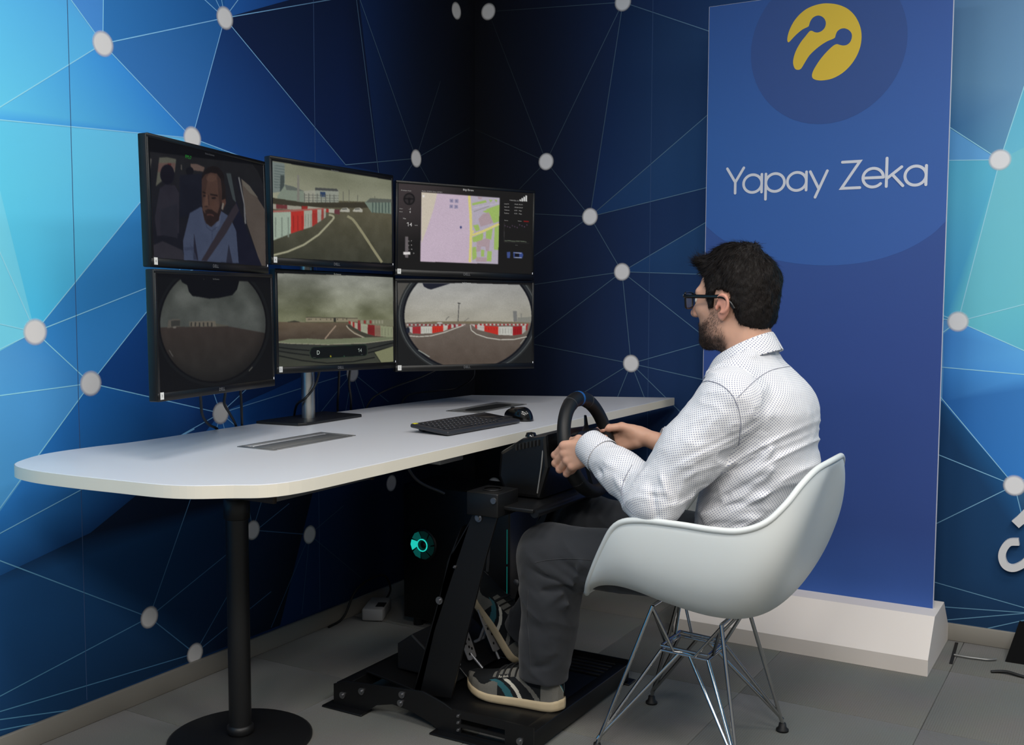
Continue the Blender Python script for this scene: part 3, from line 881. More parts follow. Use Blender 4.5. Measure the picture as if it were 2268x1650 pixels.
# -- upper middle: rear camera, yard with barriers (crop 280,260 at 3.658)
def pic_um():
    s = Screen('UM', (280, 260, 3.658))
    m = s.poly([(1178, 355), (2150, 512), (2150, 700), (1178, 700)], (150, 152, 130)); s.vgrad(m, (122, 124, 104), (158, 158, 136), .1, .5); s.tex(m, 26, 4, 4, 3)
    m = s.poly([(1178, 660), (2150, 690), (2150, 1180), (1178, 1132)], (74, 72, 58)); s.vgrad(m, (88, 84, 66), (60, 60, 48), .45, .95); s.tex(m, 18, 14, 9, 9)
    s.poly([(1178, 360), (1285, 378), (1285, 600), (1178, 612)], (112, 122, 118))
    for k in range(9): s.line([(1200, 392 + 22 * k), (1284, 404 + 21 * k)], 5, (78, 90, 88))
    s.poly([(1250, 470), (1282, 470), (1280, 600), (1246, 600)], (64, 72, 70))
    s.poly([(1225, 640), (1290, 545), (1440, 600), (1450, 690), (1225, 668)], (122, 132, 118)); s.poly([(1285, 545), (1350, 560), (1440, 598), (1300, 590)], (92, 98, 92))
    s.poly([(1386, 468), (1402, 468), (1404, 680), (1384, 680)], (120, 118, 110))
    s.poly([(1440, 598), (1530, 590), (1530, 690), (1440, 690)], (150, 150, 136))
    s.poly([(1530, 575), (1720, 590), (1720, 690), (1530, 690)], (142, 146, 134)); s.poly([(1530, 570), (1705, 580), (1720, 600), (1530, 592)], (70, 72, 70))
    s.poly([(1572, 604), (1614, 606), (1614, 645), (1572, 643)], (44, 62, 92))
    for k in range(8): s.line([(1445 + 34 * k, 612 + 2 * k), (1445 + 34 * k, 690)], 5, (86, 88, 82))
    for k in range(3): s.line([(1440, 630 + 22 * k), (1720, 636 + 20 * k)], 4, (92, 94, 86))
    for x, y0 in ((1757, 600), (1804, 585), (1873, 630), (2012, 640)): s.line([(x, y0), (x, 690)], 5, (96, 96, 86))
    s.poly([(1178, 650), (1440, 690), (2150, 690), (2150, 720), (1900, 735), (1178, 720)], (58, 54, 42))
    s.poly([(1930, 690), (1975, 655), (2146, 664), (2146, 782), (1985, 770)], (112, 126, 114)); s.poly([(1975, 655), (2146, 664), (2146, 690), (1940, 690)], (88, 92, 84))
    for k in range(6): s.line([(1995 + 26 * k, 690), (1995 + 26 * k, 775)], 8, (68, 82, 76))
    s.poly([(1178, 700), (1420, 722), (1420, 748), (1178, 742)], (150, 146, 132)); s.poly([(1215, 703), (1305, 712), (1305, 742), (1215, 740)], (104, 50, 50)); s.poly([(1424, 718), (1468, 720), (1468, 746), (1424, 746)], (140, 44, 38))
    s.poly([(1470, 720), (1590, 735), (1590, 760), (1470, 748)], (160, 158, 142)); s.poly([(1610, 740), (1640, 742), (1640, 770), (1610, 768)], (150, 50, 42)); s.poly([(1640, 740), (1690, 742), (1690, 778), (1640, 772)], (166, 164, 150)); s.poly([(1686, 746), (1728, 748), (1728, 786), (1686, 780)], (96, 52, 56))
    for x in (1730, 1834):
        s.poly([(x, 755), (x + 20, 735), (x + 58, 732), (x + 80, 748), (x + 78, 768), (x, 764)], (168, 166, 154)); s.line([(x + 18, 744), (x + 56, 742)], 7, (60, 62, 60))
    xs = [(1180, 770, 1000), (1335, 765, 940), (1440, 757, 905), (1506, 752, 885), (1548, 748, 855), (1580, 744, 835), (1600, 742, 820), (1618, 740, 806)]
    cols = [(152, 166, 150), RED, (156, 160, 146), (158, 52, 44), (160, 162, 150), (150, 70, 62), (160, 160, 148)]
    s.poly([(1180, 755), (1600, 735), (1618, 742), (1440, 762), (1180, 782)], (150, 92, 84))
    for (x0, t0, b0), (x1, t1, b1), c in zip(xs[:-1], xs[1:], cols):
        s.poly([(x0, t0), (x1, t1), (x1, b1), (x0, b0)], c)
        for q in range(3):
            f = (q + .6) / 3; s.line([(x0 + (x1 - x0) * f, t0 + 40 * (b0 - t0) / 230), (x0 + (x1 - x0) * f, b0 - 30 * (b0 - t0) / 230)], max(2, (x1 - x0) * .07), tuple(int(v * .8) for v in c))
    W = (158, 156, 130)
    s.line([(1640, 788), (1670, 795), (1684, 808), (1672, 828), (1636, 868), (1560, 948), (1440, 1030), (1310, 1085), (1178, 1118)], 15, W)
    s.line([(1790, 800), (1830, 822), (1860, 858), (1920, 945), (2000, 1068), (2070, 1172)], 20, (140, 136, 108))
    return s
# -- upper left: driver camera (crop 320,330 at 6.346)
def pic_ul():
    s = Screen('UL', (320, 330, 6.346))
    m = s.poly([(62, 40), (1690, 240), (1710, 1650), (110, 1520)], (36, 36, 42)); s.vgrad(m, (34, 34, 36), (24, 25, 34), .1, .8)
    s.poly([(70, 140), (110, 140), (86, 300)], (92, 90, 86))
    s.poly([(215, 125), (330, 120), (450, 150), (430, 330), (240, 460), (165, 525)], (104, 104, 92)); s.poly([(205, 200), (440, 200), (430, 300), (190, 330)], (112, 88, 82)); s.poly([(330, 205), (380, 205), (380, 245), (330, 245)], (96, 44, 44))
    s.poly([(650, 212), (740, 215), (850, 262), (830, 320), (660, 300)], (112, 92, 84)); s.poly([(515, 225), (530, 225), (530, 300), (515, 290)], (100, 96, 90))
    s.ell(325, 360, 100, 140, (22, 20, 30)); s.ell(640, 315, 55, 60, (18, 18, 24))
    s.poly([(220, 560), (300, 500), (430, 510), (490, 620), (490, 1180), (180, 1220), (150, 960)], (46, 44, 54)); s.poly([(235, 850), (470, 760), (470, 1250), (230, 1200)], (40, 40, 50)); s.poly([(125, 1350), (260, 1290), (540, 1420), (570, 1560), (130, 1520)], (52, 50, 58))
    s.poly([(500, 370), (820, 350), (830, 900), (500, 960)], (24, 26, 38))
    s.poly([(1150, 345), (1215, 345), (1290, 760), (1240, 700)], (70, 78, 80))
    s.poly([(1360, 420), (1480, 520), (1690, 850), (1705, 1640), (1640, 1640), (1440, 1050)], (98, 88, 80)); s.poly([(1365, 425), (1475, 520), (1600, 690), (1480, 620), (1385, 510)], (116, 110, 100))
    s.line([(1325, 400), (1400, 780), (1420, 1050)], 22, (128, 128, 130)); s.line([(1300, 400), (1380, 780), (1390, 1040)], 30, (28, 28, 36))
    s.poly([(1290, 720), (1400, 1040), (1650, 1640), (1320, 1620), (1250, 1000)], (22, 24, 42))
    s.poly([(640, 900), (790, 815), (1060, 860), (1200, 950), (1290, 1150), (1325, 1600), (560, 1560), (545, 1290)], (76, 86, 112))
    s.poly([(700, 1180), (760, 1560), (690, 1550)], (40, 40, 56)); s.poly([(1185, 1330), (1240, 1600), (1150, 1590)], (44, 46, 62)); s.line([(955, 1150), (950, 1340)], 8, (60, 70, 96))
    s.poly([(1000, 1080), (1075, 880), (1060, 1060), (1010, 1140)], (92, 102, 128))
    s.poly([(810, 820), (1070, 820), (1050, 1000), (930, 1090), (850, 1030)], (62, 46, 42))
    s.ell(965, 430, 160, 185, (28, 22, 21)); s.poly([(1085, 380), (1140, 520), (1150, 740), (1085, 720)], (34, 27, 25))
    s.poly([(808, 430), (850, 365), (940, 335), (1020, 350), (1075, 430), (1092, 600), (1088, 780), (1045, 970), (945, 1085), (865, 1035), (822, 880), (806, 640)], (88, 64, 54))
    s.poly([(808, 430), (850, 365), (900, 345), (870, 560), (830, 700), (812, 800), (806, 640)], (70, 50, 43)); s.poly([(1020, 350), (1075, 430), (1092, 600), (1088, 780), (1060, 860), (1040, 620)], (70, 51, 44))
    s.ell(940, 415, 70, 50, (104, 78, 66), .6); s.ell(985, 800, 50, 70, (98, 70, 58), .5)
    s.poly([(816, 850), (850, 900), (905, 880), (985, 890), (1030, 900), (1085, 720), (1078, 880), (1040, 1000), (945, 1092), (862, 1038)], (44, 31, 28)); s.poly([(850, 868), (890, 842), (950, 852), (1000, 890), (990, 920), (930, 890), (865, 905)], (44, 31, 27)); s.line([(880, 925), (930, 918), (975, 938)], 16, (96, 62, 56)); s.ell(915, 1010, 42, 34, (40, 28, 26))
    s.line([(818, 604), (862, 622)], 20, (36, 26, 23)); s.line([(925, 640), (1030, 656)], 20, (36, 26, 23)); s.ell(845, 660, 22, 12, (34, 25, 24)); s.ell(975, 690, 32, 13, (34, 25, 24))
    s.poly([(868, 640), (890, 640), (902, 790), (872, 812), (838, 800)], (106, 78, 65), .8); s.poly([(890, 640), (910, 650), (915, 790), (902, 800)], (66, 46, 40), .8); s.ell(868, 808, 26, 9, (52, 36, 32))
    s.poly([(1086, 720), (1140, 700), (1148, 760), (1098, 870)], (94, 66, 56)); s.line([(1108, 762), (1092, 850)], 24, (142, 134, 124))
    for k in range(5): s.line([(640 + 18 * k, 1300 + 40 * k), (700 + 10 * k, 1560)], 5, (66, 75, 99))
    s.poly([(560, 1380), (690, 1370), (700, 1410), (566, 1425)], (66, 75, 100)); s.line([(850, 1000), (880, 1100), (950, 1150), (1030, 1090)], 10, (60, 68, 92))
    m = s.mask([(62, 40), (1690, 240), (1710, 1650), (110, 1520)]); s.tex(m, 10, 14, 10, 77)
    s.poly([(1290, 760), (1330, 860), (1150, 1180), (880, 1570), (800, 1565), (1100, 1060), (1240, 830)], (54, 48, 56))
    m = s.mask([(1480, 160), (1690, 240), (1690, 560), (1600, 330)]); s.img[m] *= .6
    return s
# -- upper right: information screen (crop 860,370 at 5.968)
def pic_ur():
    s = Screen('UR', (860, 370, 5.968))
    m = s.poly([(120, 195), (1930, 320), (1905, 1470), (95, 1410)], (24, 23, 22))
    f = np.clip(1 - ((s.U / .55) ** 2 + (s.Vv / .7) ** 2), 0, 1)[..., None]
    s.img += f * np.array((34, 28, 30))                    # panel back-light glow of the display
    s.poly([(442, 336), (1472, 410), (1450, 1280), (428, 1245)], (190, 172, 188))
    s.poly([(442, 336), (650, 352), (600, 560), (520, 800), (440, 1010)], (196, 186, 170))
    mL = s.mask([(650, 352), (1060, 380), (1075, 1250), (428, 1245), (440, 1010), (600, 560)]); s.tex(mL, 10, 3, 3, 31)
    s.poly([(1085, 384), (1472, 410), (1450, 1280), (1110, 1262)], (172, 164, 178))
    G = (150, 176, 96)
    for p in ([(1245, 590), (1470, 500), (1462, 720), (1390, 745), (1340, 620)], [(1110, 930), (1255, 868), (1250, 950), (1210, 985), (1120, 990)], [(1290, 850), (1380, 810), (1360, 960), (1290, 940)], [(1405, 800), (1462, 770), (1455, 1095), (1395, 1090)], [(1110, 1060), (1160, 1050), (1170, 1200), (1110, 1230)], [(1228, 1090), (1270, 1095), (1265, 1180), (1225, 1180)], [(1310, 1110), (1370, 1110), (1360, 1245), (1300, 1240)], [(1290, 560), (1462, 500), (1462, 690)], [(1110, 480), (1290, 440), (1300, 470), (1110, 510)], [(1120, 770), (1190, 760), (1210, 830), (1160, 850)], [(1330, 430), (1380, 440), (1350, 470)], [(1400, 430), (1440, 440), (1430, 470)]):
        s.poly(p, G)
    for p in ([(1250, 620), (1330, 600), (1385, 740), (1220, 790), (1190, 690)], [(1170, 985), (1290, 940), (1345, 960), (1330, 1110), (1290, 1110), (1285, 1050), (1225, 1050), (1220, 1110), (1165, 1120)], [(1160, 1190), (1300, 1195), (1300, 1250), (1160, 1245)], [(1180, 395), (1250, 400), (1230, 430), (1190, 430)]):
        s.poly(p, (166, 146, 152))
    Y = (206, 196, 120)
    s.line([(1070, 382), (1088, 620), (1095, 860), (1088, 1060), (1080, 1252)], 34, Y); s.line([(1110, 900), (1250, 850), (1462, 752)], 30, Y)
    s.line([(1096, 880), (1130, 840)], 22, Y)
    s.line([(1120, 545), (1462, 478)], 8, (186, 182, 196)); s.line([(1130, 590), (1330, 520)], 6, (120, 120, 110))
    for cx, cy in ((838, 448), (903, 452), (834, 522), (898, 527)): s.poly(quad_all(s, cx - 24, cy - 24, cx + 24, cy + 24), (142, 136, 162)); s.ell(cx, cy, 7, 7, (96, 92, 120))
    s.ell(960, 795, 14, 16, (54, 66, 116)); s.poly([(950, 800), (970, 800), (962, 822)], (54, 66, 116)); s.poly(quad_all(s, 455, 372, 482, 402), (224, 220, 216))
    s.ell(280, 425, 76, 80, (18, 17, 18)); s.ell(280, 425, 58, 62, (44, 40, 41)); s.line([(222, 420), (338, 425)], 16, (18, 17, 18)); s.line([(280, 425), (280, 485)], 20, (18, 17, 18)); s.ell(280, 425, 22, 20, (20, 19, 20))
    s.poly(quad_all(s, 226, 918, 268, 1194), (98, 92, 94)); s.poly(quad_all(s, 202, 1120, 294, 1154), (214, 210, 208))
    for k in range(3): s.line([(268, 978 + 54 * k), (282, 978 + 54 * k)], 5, (190, 188, 186))
    s.ell(1742, 442, 11, 12, (214, 214, 212))
    for k, h in enumerate((44, 62, 80)): x = 1768 + 27 * k; s.line([(x, 458 - h), (x, 456)], 20, (214, 214, 212))
    s.line([(1532, 735), (1530, 990)], 4, (70, 68, 68)); s.line([(1530, 990), (1855, 1005)], 4, (62, 62, 60))
    s.line([(1535, 975), (1600, 972), (1640, 980), (1740, 978), (1825, 988)], 7, (120, 132, 112)); s.line([(1785, 718), (1856, 722)], 12, (150, 22, 20))
    for k in range(10): s.ell(1542 + 32 * k, 775 + 12 * ((k * 7) % 3) - 10 * (k > 5), 6, 8, (92, 72, 98))
    s.poly([(1565, 1122), (1612, 1118), (1606, 1200), (1570, 1200)], (58, 74, 128)); s.poly([(1650, 1120), (1770, 1128), (1782, 1160), (1768, 1205), (1655, 1200)], (52, 70, 128)); s.poly([(1668, 1138), (1728, 1140), (1728, 1186), (1668, 1186)], (14, 16, 28)); s.line([(1655, 1130), (1760, 1138)], 7, (190, 192, 200)); s.line([(1655, 1194), (1760, 1196)], 7, (190, 192, 200))
    return s
# -- lower left: left camera through a lens tube (crop 300,570 at 3.78)
def pic_ll():
    s = Screen('LL', (300, 570, 3.78))
    s.img[:] = (14, 15, 16)
    def lens(k, n=60): return [(650 + 440 * k * cos(2 * pi * i / n), 560 + 475 * k * sin(2 * pi * i / n)) for i in range(n)]
    s.poly(lens(1.08), (20, 22, 23)); s.poly(lens(1.03), (10, 10, 11))
    m = s.poly(lens(1.0), (48, 44, 40)); s.tex(m, 10, 10, 8, 41)
    sky = m & (s.Vv < s.uv(650, 590 - 0)[1]); 
    hz = s.mask([(150, 590), (380, 582), (780, 578), (960, 610), (1120, 640), (1120, 100), (150, 100)]) & m
    s.vgrad(hz, (92, 96, 90), (76, 80, 76), .0, .5); s.tex(hz, 60, 5, 5, 44)
    gm = m & ~hz; s.vgrad(gm, (60, 52, 47), (40, 39, 36), .45, .9); s.tex(gm, 9, 18, 10, 46)
    s.poly([(280, 528), (330, 516), (378, 520), (378, 580), (270, 592)], (92, 88, 80)); s.poly([(302, 532), (376, 526), (376, 574), (302, 580)], (58, 58, 54)); s.poly([(455, 540), (670, 532), (680, 580), (455, 580)], (108, 102, 90)); s.poly([(670, 552), (790, 574), (680, 582)], (88, 86, 76))
    for k in range(6): s.line([(470 + 34 * k, 545), (470 + 34 * k, 578)], 12, (54, 54, 50))
    s.ell(330, 586, 14, 8, (120, 116, 108))
    s.poly([(378, 178), (870, 200), (852, 270), (812, 318), (700, 342), (620, 348), (540, 334), (480, 326), (450, 290), (436, 236), (394, 212)], (9, 10, 13))
    r2 = np.hypot((s.U - s.uv(650, 560)[0]) / (s.uv(1090, 560)[0] - s.uv(650, 560)[0]), (s.Vv - s.uv(650, 560)[1]) / (s.uv(650, 1035)[1] - s.uv(650, 560)[1]))
    s.img[m] *= np.clip(1.25 - .55 * r2[m] ** 3, .3, 1)[:, None]
    t = s.mask([(100, 90), (1200, 90), (1200, 215), (870, 200), (160, 168), (100, 165)]); s.img[t] = (11, 11, 13)
    s.line([(285, 775), (318, 830)], 7, (92, 90, 86)); s.line([(950, 950), (980, 915)], 7, (100, 98, 90))
    return s
# -- lower middle: front camera (crop 600,600 at 7.175)
def pic_lm():
    s = Screen('LM', (600, 600, 7.175))
    m = s.poly([(58, 40), (1938, 100), (1945, 860), (75, 860)], (130, 132, 112)); s.vgrad(m, (126, 128, 118), (116, 118, 92), .05, .5); s.tex(m, 95, 4, 5, 51)
    m = s.poly([(75, 812), (1945, 815), (1945, 1200), (85, 1200)], (88, 76, 62)); s.vgrad(m, (104, 90, 72), (70, 60, 50), .48, .7); s.tex(m, 22, 9, 14, 55)
    s.poly([(270, 808), (380, 788), (460, 806), (460, 815), (270, 815)], (56, 54, 44))
    s.poly([(560, 735), (1000, 745), (1380, 752), (1380, 815), (560, 820)], (136, 128, 106)); s.line([(560, 738), (1380, 752)], 10, (64, 60, 50)); s.poly([(1000, 750), (1035, 750), (1035, 815), (1000, 815)], (50, 50, 44)); s.poly([(560, 810), (1380, 808), (1380, 822), (530, 822)], (80, 80, 58))
    for x in (598, 620, 645, 720, 790, 888, 955, 1060, 1148, 1205): s.line([(x, 758), (x, 782)], 13, (70, 66, 56))
    s.poly([(1380, 775), (1945, 770), (1945, 880), (1380, 850)], (116, 116, 94)); 
    for k in range(9): s.poly([(1385 + 46 * k, 785), (1415 + 46 * k, 785), (1415 + 46 * k, 840), (1385 + 46 * k, 835)], (136, 52, 48) if k < 6 and k % 2 == 0 else (140, 138, 118))
    s.poly([(1200, 870), (1240, 850), (1400, 950), (1620, 1035), (1500, 1060)], (62, 60, 50))
    xs = [(1235, 795, 835), (1270, 800, 852), (1298, 808, 885), (1330, 818, 905), (1378, 826, 925), (1428, 838, 960), (1538, 852, 1000), (1648, 862, 1030), (1740, 870, 1040), (1938, 886, 1055)]
    cc = [(140, 52, 46), (158, 156, 138), (146, 48, 44), (160, 158, 140), (122, 46, 48), (158, 160, 138), (120, 34, 34), (132, 104, 88), (136, 140, 112)]
    for (x0, t0, b0), (x1, t1, b1), c in zip(xs[:-1], xs[1:], cc):
        s.poly([(x0, t0), (x1, t1), (x1, b1), (x0, b0)], c)
        if x1 - x0 > 80:
            for q in range(4): f = (q + .5) / 4; s.line([(x0 + (x1 - x0) * f, t0 + 40), (x0 + (x1 - x0) * f, b0 - 15)], 8, tuple(int(v * .82) for v in c))
    s.line([(1036, 868), (940, 980), (860, 1080)], 20, (150, 130, 112)); s.line([(1200, 868), (1240, 920), (1330, 990), (1490, 1062)], 18, (158, 150, 132))
    m = s.poly([(85, 1128), (300, 1080), (600, 1072), (800, 1085), (1100, 1075), (1500, 1055), (1940, 1048), (1942, 1095), (1500, 1150), (900, 1172), (300, 1150), (85, 1135)], (110, 116, 92)); s.tex(m, 14, 8, 18, 57)
    s.line([(85, 1130), (300, 1150), (900, 1168), (1500, 1145), (1942, 1090)], 9, (160, 158, 136))
    m = s.poly([(85, 1138), (300, 1156), (900, 1176), (1500, 1152), (1942, 1098), (1945, 1440), (95, 1580)], (50, 51, 46)); s.vgrad(m, (44, 46, 44), (60, 62, 52), .72, .98); s.tex(m, 10, 10, 10, 58)
    for pts in ([(85, 1205), (350, 1240), (620, 1262)], [(100, 1265), (350, 1305), (620, 1338)], [(85, 1335), (500, 1420), (900, 1462), (1300, 1440), (1650, 1370)], [(1540, 1300), (1942, 1200)], [(1540, 1240), (1942, 1140)]): s.line(pts, 15, (16, 17, 16))
    s.poly([(1640, 1290), (1942, 1195), (1945, 1440), (1750, 1450)], (122, 124, 94)); s.line([(1640, 1290), (1745, 1450)], 12, (40, 42, 34))
    pl = [(640, 1230), (680, 1205), (1490, 1165), (1525, 1185), (1530, 1320), (1500, 1345), (690, 1398), (640, 1370), (618, 1300)]
    s.poly(pl, (30, 50, 34)); s.poly([(1080 + (x - 1080) * .985, 1282 + (y - 1282) * .93) for x, y in pl], (15, 18, 17))
    s.ell(952, 1353, 11, 14, (170, 160, 40)); s.ell(1166, 1350, 6, 9, (60, 110, 80))
    s.ell(1866, 80, 16, 16, (196, 150, 60)); s.ell(1902, 80, 16, 16, (150, 22, 20))
    return s
# -- lower right: right camera (crop 860,590 at 6.3)
def pic_lr():
    s = Screen('LR', (860, 590, 6.3))
    s.img[:] = (26, 27, 27)
    s.poly([(130, 235), (330, 235), (140, 560)], (78, 76, 72))
    def lens(k, n=70): return [(1112 + 892 * k * cos(2 * pi * i / n), 690 + 745 * k * sin(2 * pi * i / n)) for i in range(n)]
    s.poly(lens(1.10), (40, 42, 42)); s.poly(lens(1.075), (84, 88, 88)); s.poly(lens(1.062), (36, 39, 42)); s.poly(lens(1.02), (14, 16, 22))
    m = s.poly(lens(.990), (92, 84, 76)); s.tex(m, 14, 16, 12, 61)
    hz = s.mask([(100, 790), (640, 770), (1200, 765), (1700, 775), (2010, 790), (2010, 100), (100, 100)]) & m
    s.vgrad(hz, (152, 152, 150), (164, 160, 146), .0, .5); s.tex(hz, 46, 4, 5, 63)
    gm = m & ~hz; s.vgrad(gm, (104, 94, 86), (82, 72, 64), .5, .95); s.tex(gm, 12, 18, 12, 66)
    top = s.mask([(100, 100), (2050, 100), (2050, 268), (1900, 262), (1180, 240), (240, 232), (100, 230)]); s.img[top] = (18, 18, 19)
    s.poly([(480, 238), (870, 242), (600, 326), (555, 315), (500, 285)], (26, 28, 40))
    s.line([(988, 515), (972, 800)], 10, (66, 66, 66)); s.line([(968, 515), (1010, 517)], 12, (54, 54, 54)); s.line([(808, 755), (810, 735), (850, 700)], 6, (60, 60, 62)); s.line([(1062, 765), (1126, 720)], 5, (84, 84, 84))
    s.poly([(1738, 622), (1790, 622), (1798, 770), (1748, 775)], (112, 112, 110)); s.poly([(1800, 715), (1985, 705), (1985, 790), (1800, 780)], (124, 124, 116)); s.line([(1852, 660), (1854, 730)], 9, (110, 110, 106))
    s.poly([(440, 782), (640, 768), (1200, 765), (1700, 772), (1980, 785), (1980, 800), (440, 800)], (112, 102, 82)); s.ell(720, 790, 42, 10, (176, 176, 172))
    for k in range(26):
        x = 262 + 28 * k
        if x < 960: s.poly([(x, 808), (x + 26, 806), (x + 26, 826), (x, 828)], (132, 40, 44) if k % 2 else (176, 168, 166))
    for k in range(26):
        x = 1250 + 27 * k
        if x < 1940: s.poly([(x, 802), (x + 26, 802), (x + 26, 824), (x, 824)], (150, 50, 50) if k % 2 else (180, 172, 168))
    def row(xs, cols):
        for (x0, t0, b0), (x1, t1, b1), c in zip(xs[:-1], xs[1:], cols):
            s.poly([(x0, t0), (x1, t1), (x1, b1), (x0, b0)], c)
            w = abs(x1 - x0)
            if w > 40:
                for q in range(5): f = (q + .5) / 5; s.line([(x0 + (x1 - x0) * f, t0 + 26), (x0 + (x1 - x0) * f, b0 - 18)], w * .05, tuple(int(v * .82) for v in c))
    row([(290, 845, 900), (340, 842, 935), (455, 838, 938), (615, 836, 932), (768, 828, 905), (830, 822, 880), (880, 816, 862), (915, 813, 852), (942, 811, 846), (975, 809, 838), (1020, 806, 826), (1080, 803, 815)],
        [(170, 168, 164), (150, 42, 46), (184, 184, 174), (186, 46, 34), (182, 182, 172), (150, 44, 44), (178, 176, 168), (120, 44, 52), (176, 172, 168), (150, 60, 58), (176, 160, 156)])
    row([(1150, 805, 812), (1180, 808, 826), (1210, 812, 850), (1240, 818, 880), (1340, 828, 905), (1535, 838, 955), (1735, 840, 962), (1865, 832, 945), (1915, 822, 900), (1940, 818, 880)],
        [(176, 150, 148), (176, 172, 168), (158, 50, 46), (178, 174, 168), (180, 44, 34), (182, 182, 174), (146, 26, 30), (168, 168, 160), (140, 44, 44)])
    W = (198, 196, 186)
    s.line([(295, 968), (430, 980), (600, 968), (780, 922), (920, 870), (1050, 822)], 11, W); s.line([(1145, 815), (1158, 890), (1230, 945), (1380, 995), (1560, 1022), (1750, 1018), (1930, 980)], 11, W)
    s.ell(278, 890, 26, 42, (28, 32, 44)); s.line([(420, 1165), (580, 1260)], 12, (150, 156, 150)); s.line([(1840, 1080), (1895, 1010)], 10, (130, 134, 128))
    return s
PICS = {'UL': pic_ul, 'UM': pic_um, 'UR': pic_ur, 'LL': pic_ll, 'LM': pic_lm, 'LR': pic_lr}
m_scr = attr_mat('screen_picture', rough=.4, emit=1.0, spec=.06)
m_txt = {}
def glow_text(rgb):
    k = 'screen_text_%d_%d_%d' % rgb
    return mat(k, (8, 8, 8), .5, emit=(rgb, 1.0))
m_hous = mat('black_monitor_plastic', (17, 17, 18), 0.42, spec=.4)
m_bez = mat('black_bezel_gloss', (12, 12, 13), 0.38, spec=.4)
LAB = {'UL': 'black monitor showing a bearded driver in a car, top left of six', 'UM': 'black monitor showing red and white barriers beside a road, top middle',
       'UR': 'black monitor showing a pink and green street map, top right', 'LL': 'black monitor showing a dark lot through a round lens, bottom left',
       'LM': 'black monitor showing a car bonnet view with 14 on dash, bottom middle', 'LR': 'black monitor showing barriers through a round lens, bottom right'}
NUM = {'UL': '4', 'UM': '6', 'UR': '2', 'LL': '3', 'LM': '5', 'LR': '1'}
GTX = {}
def txt_on(mon, s, txt, zx, zy, h, rgb, center=False, z=.0012):
    """lettering lying on the panel: zx, zy crop coordinates of its baseline start, h cap height in metres"""
    a, b = s.loc(zx, zy) if s is not None else (zx, zy)
    vs, fs = font_mesh(txt, h / .72)
    if len(vs) == 0: return
    off = (vs[:, 0].max() + vs[:, 0].min()) / 2 if center else 0
    g = MB()
    g.add([(p[0] - off + a, p[1] + b, z) for p in vs], fs)
    if txt == '14':                                   # the flag of the figure one
        v2, f2 = ribbon([(vs[:, 0].min() - h * .30, h * .74), (vs[:, 0].min() + h * .06, h * .97)], h * .12)
        g.add([(p[0] + a, p[1] + b, z) for p in v2], f2)
    g.build('screen_text', glow_text(rgb), mon, local=True)
mons = {}
DIM = {'UL': .74, 'UM': .95, 'UR': .98, 'LL': .84, 'LM': .95, 'LR': .98}
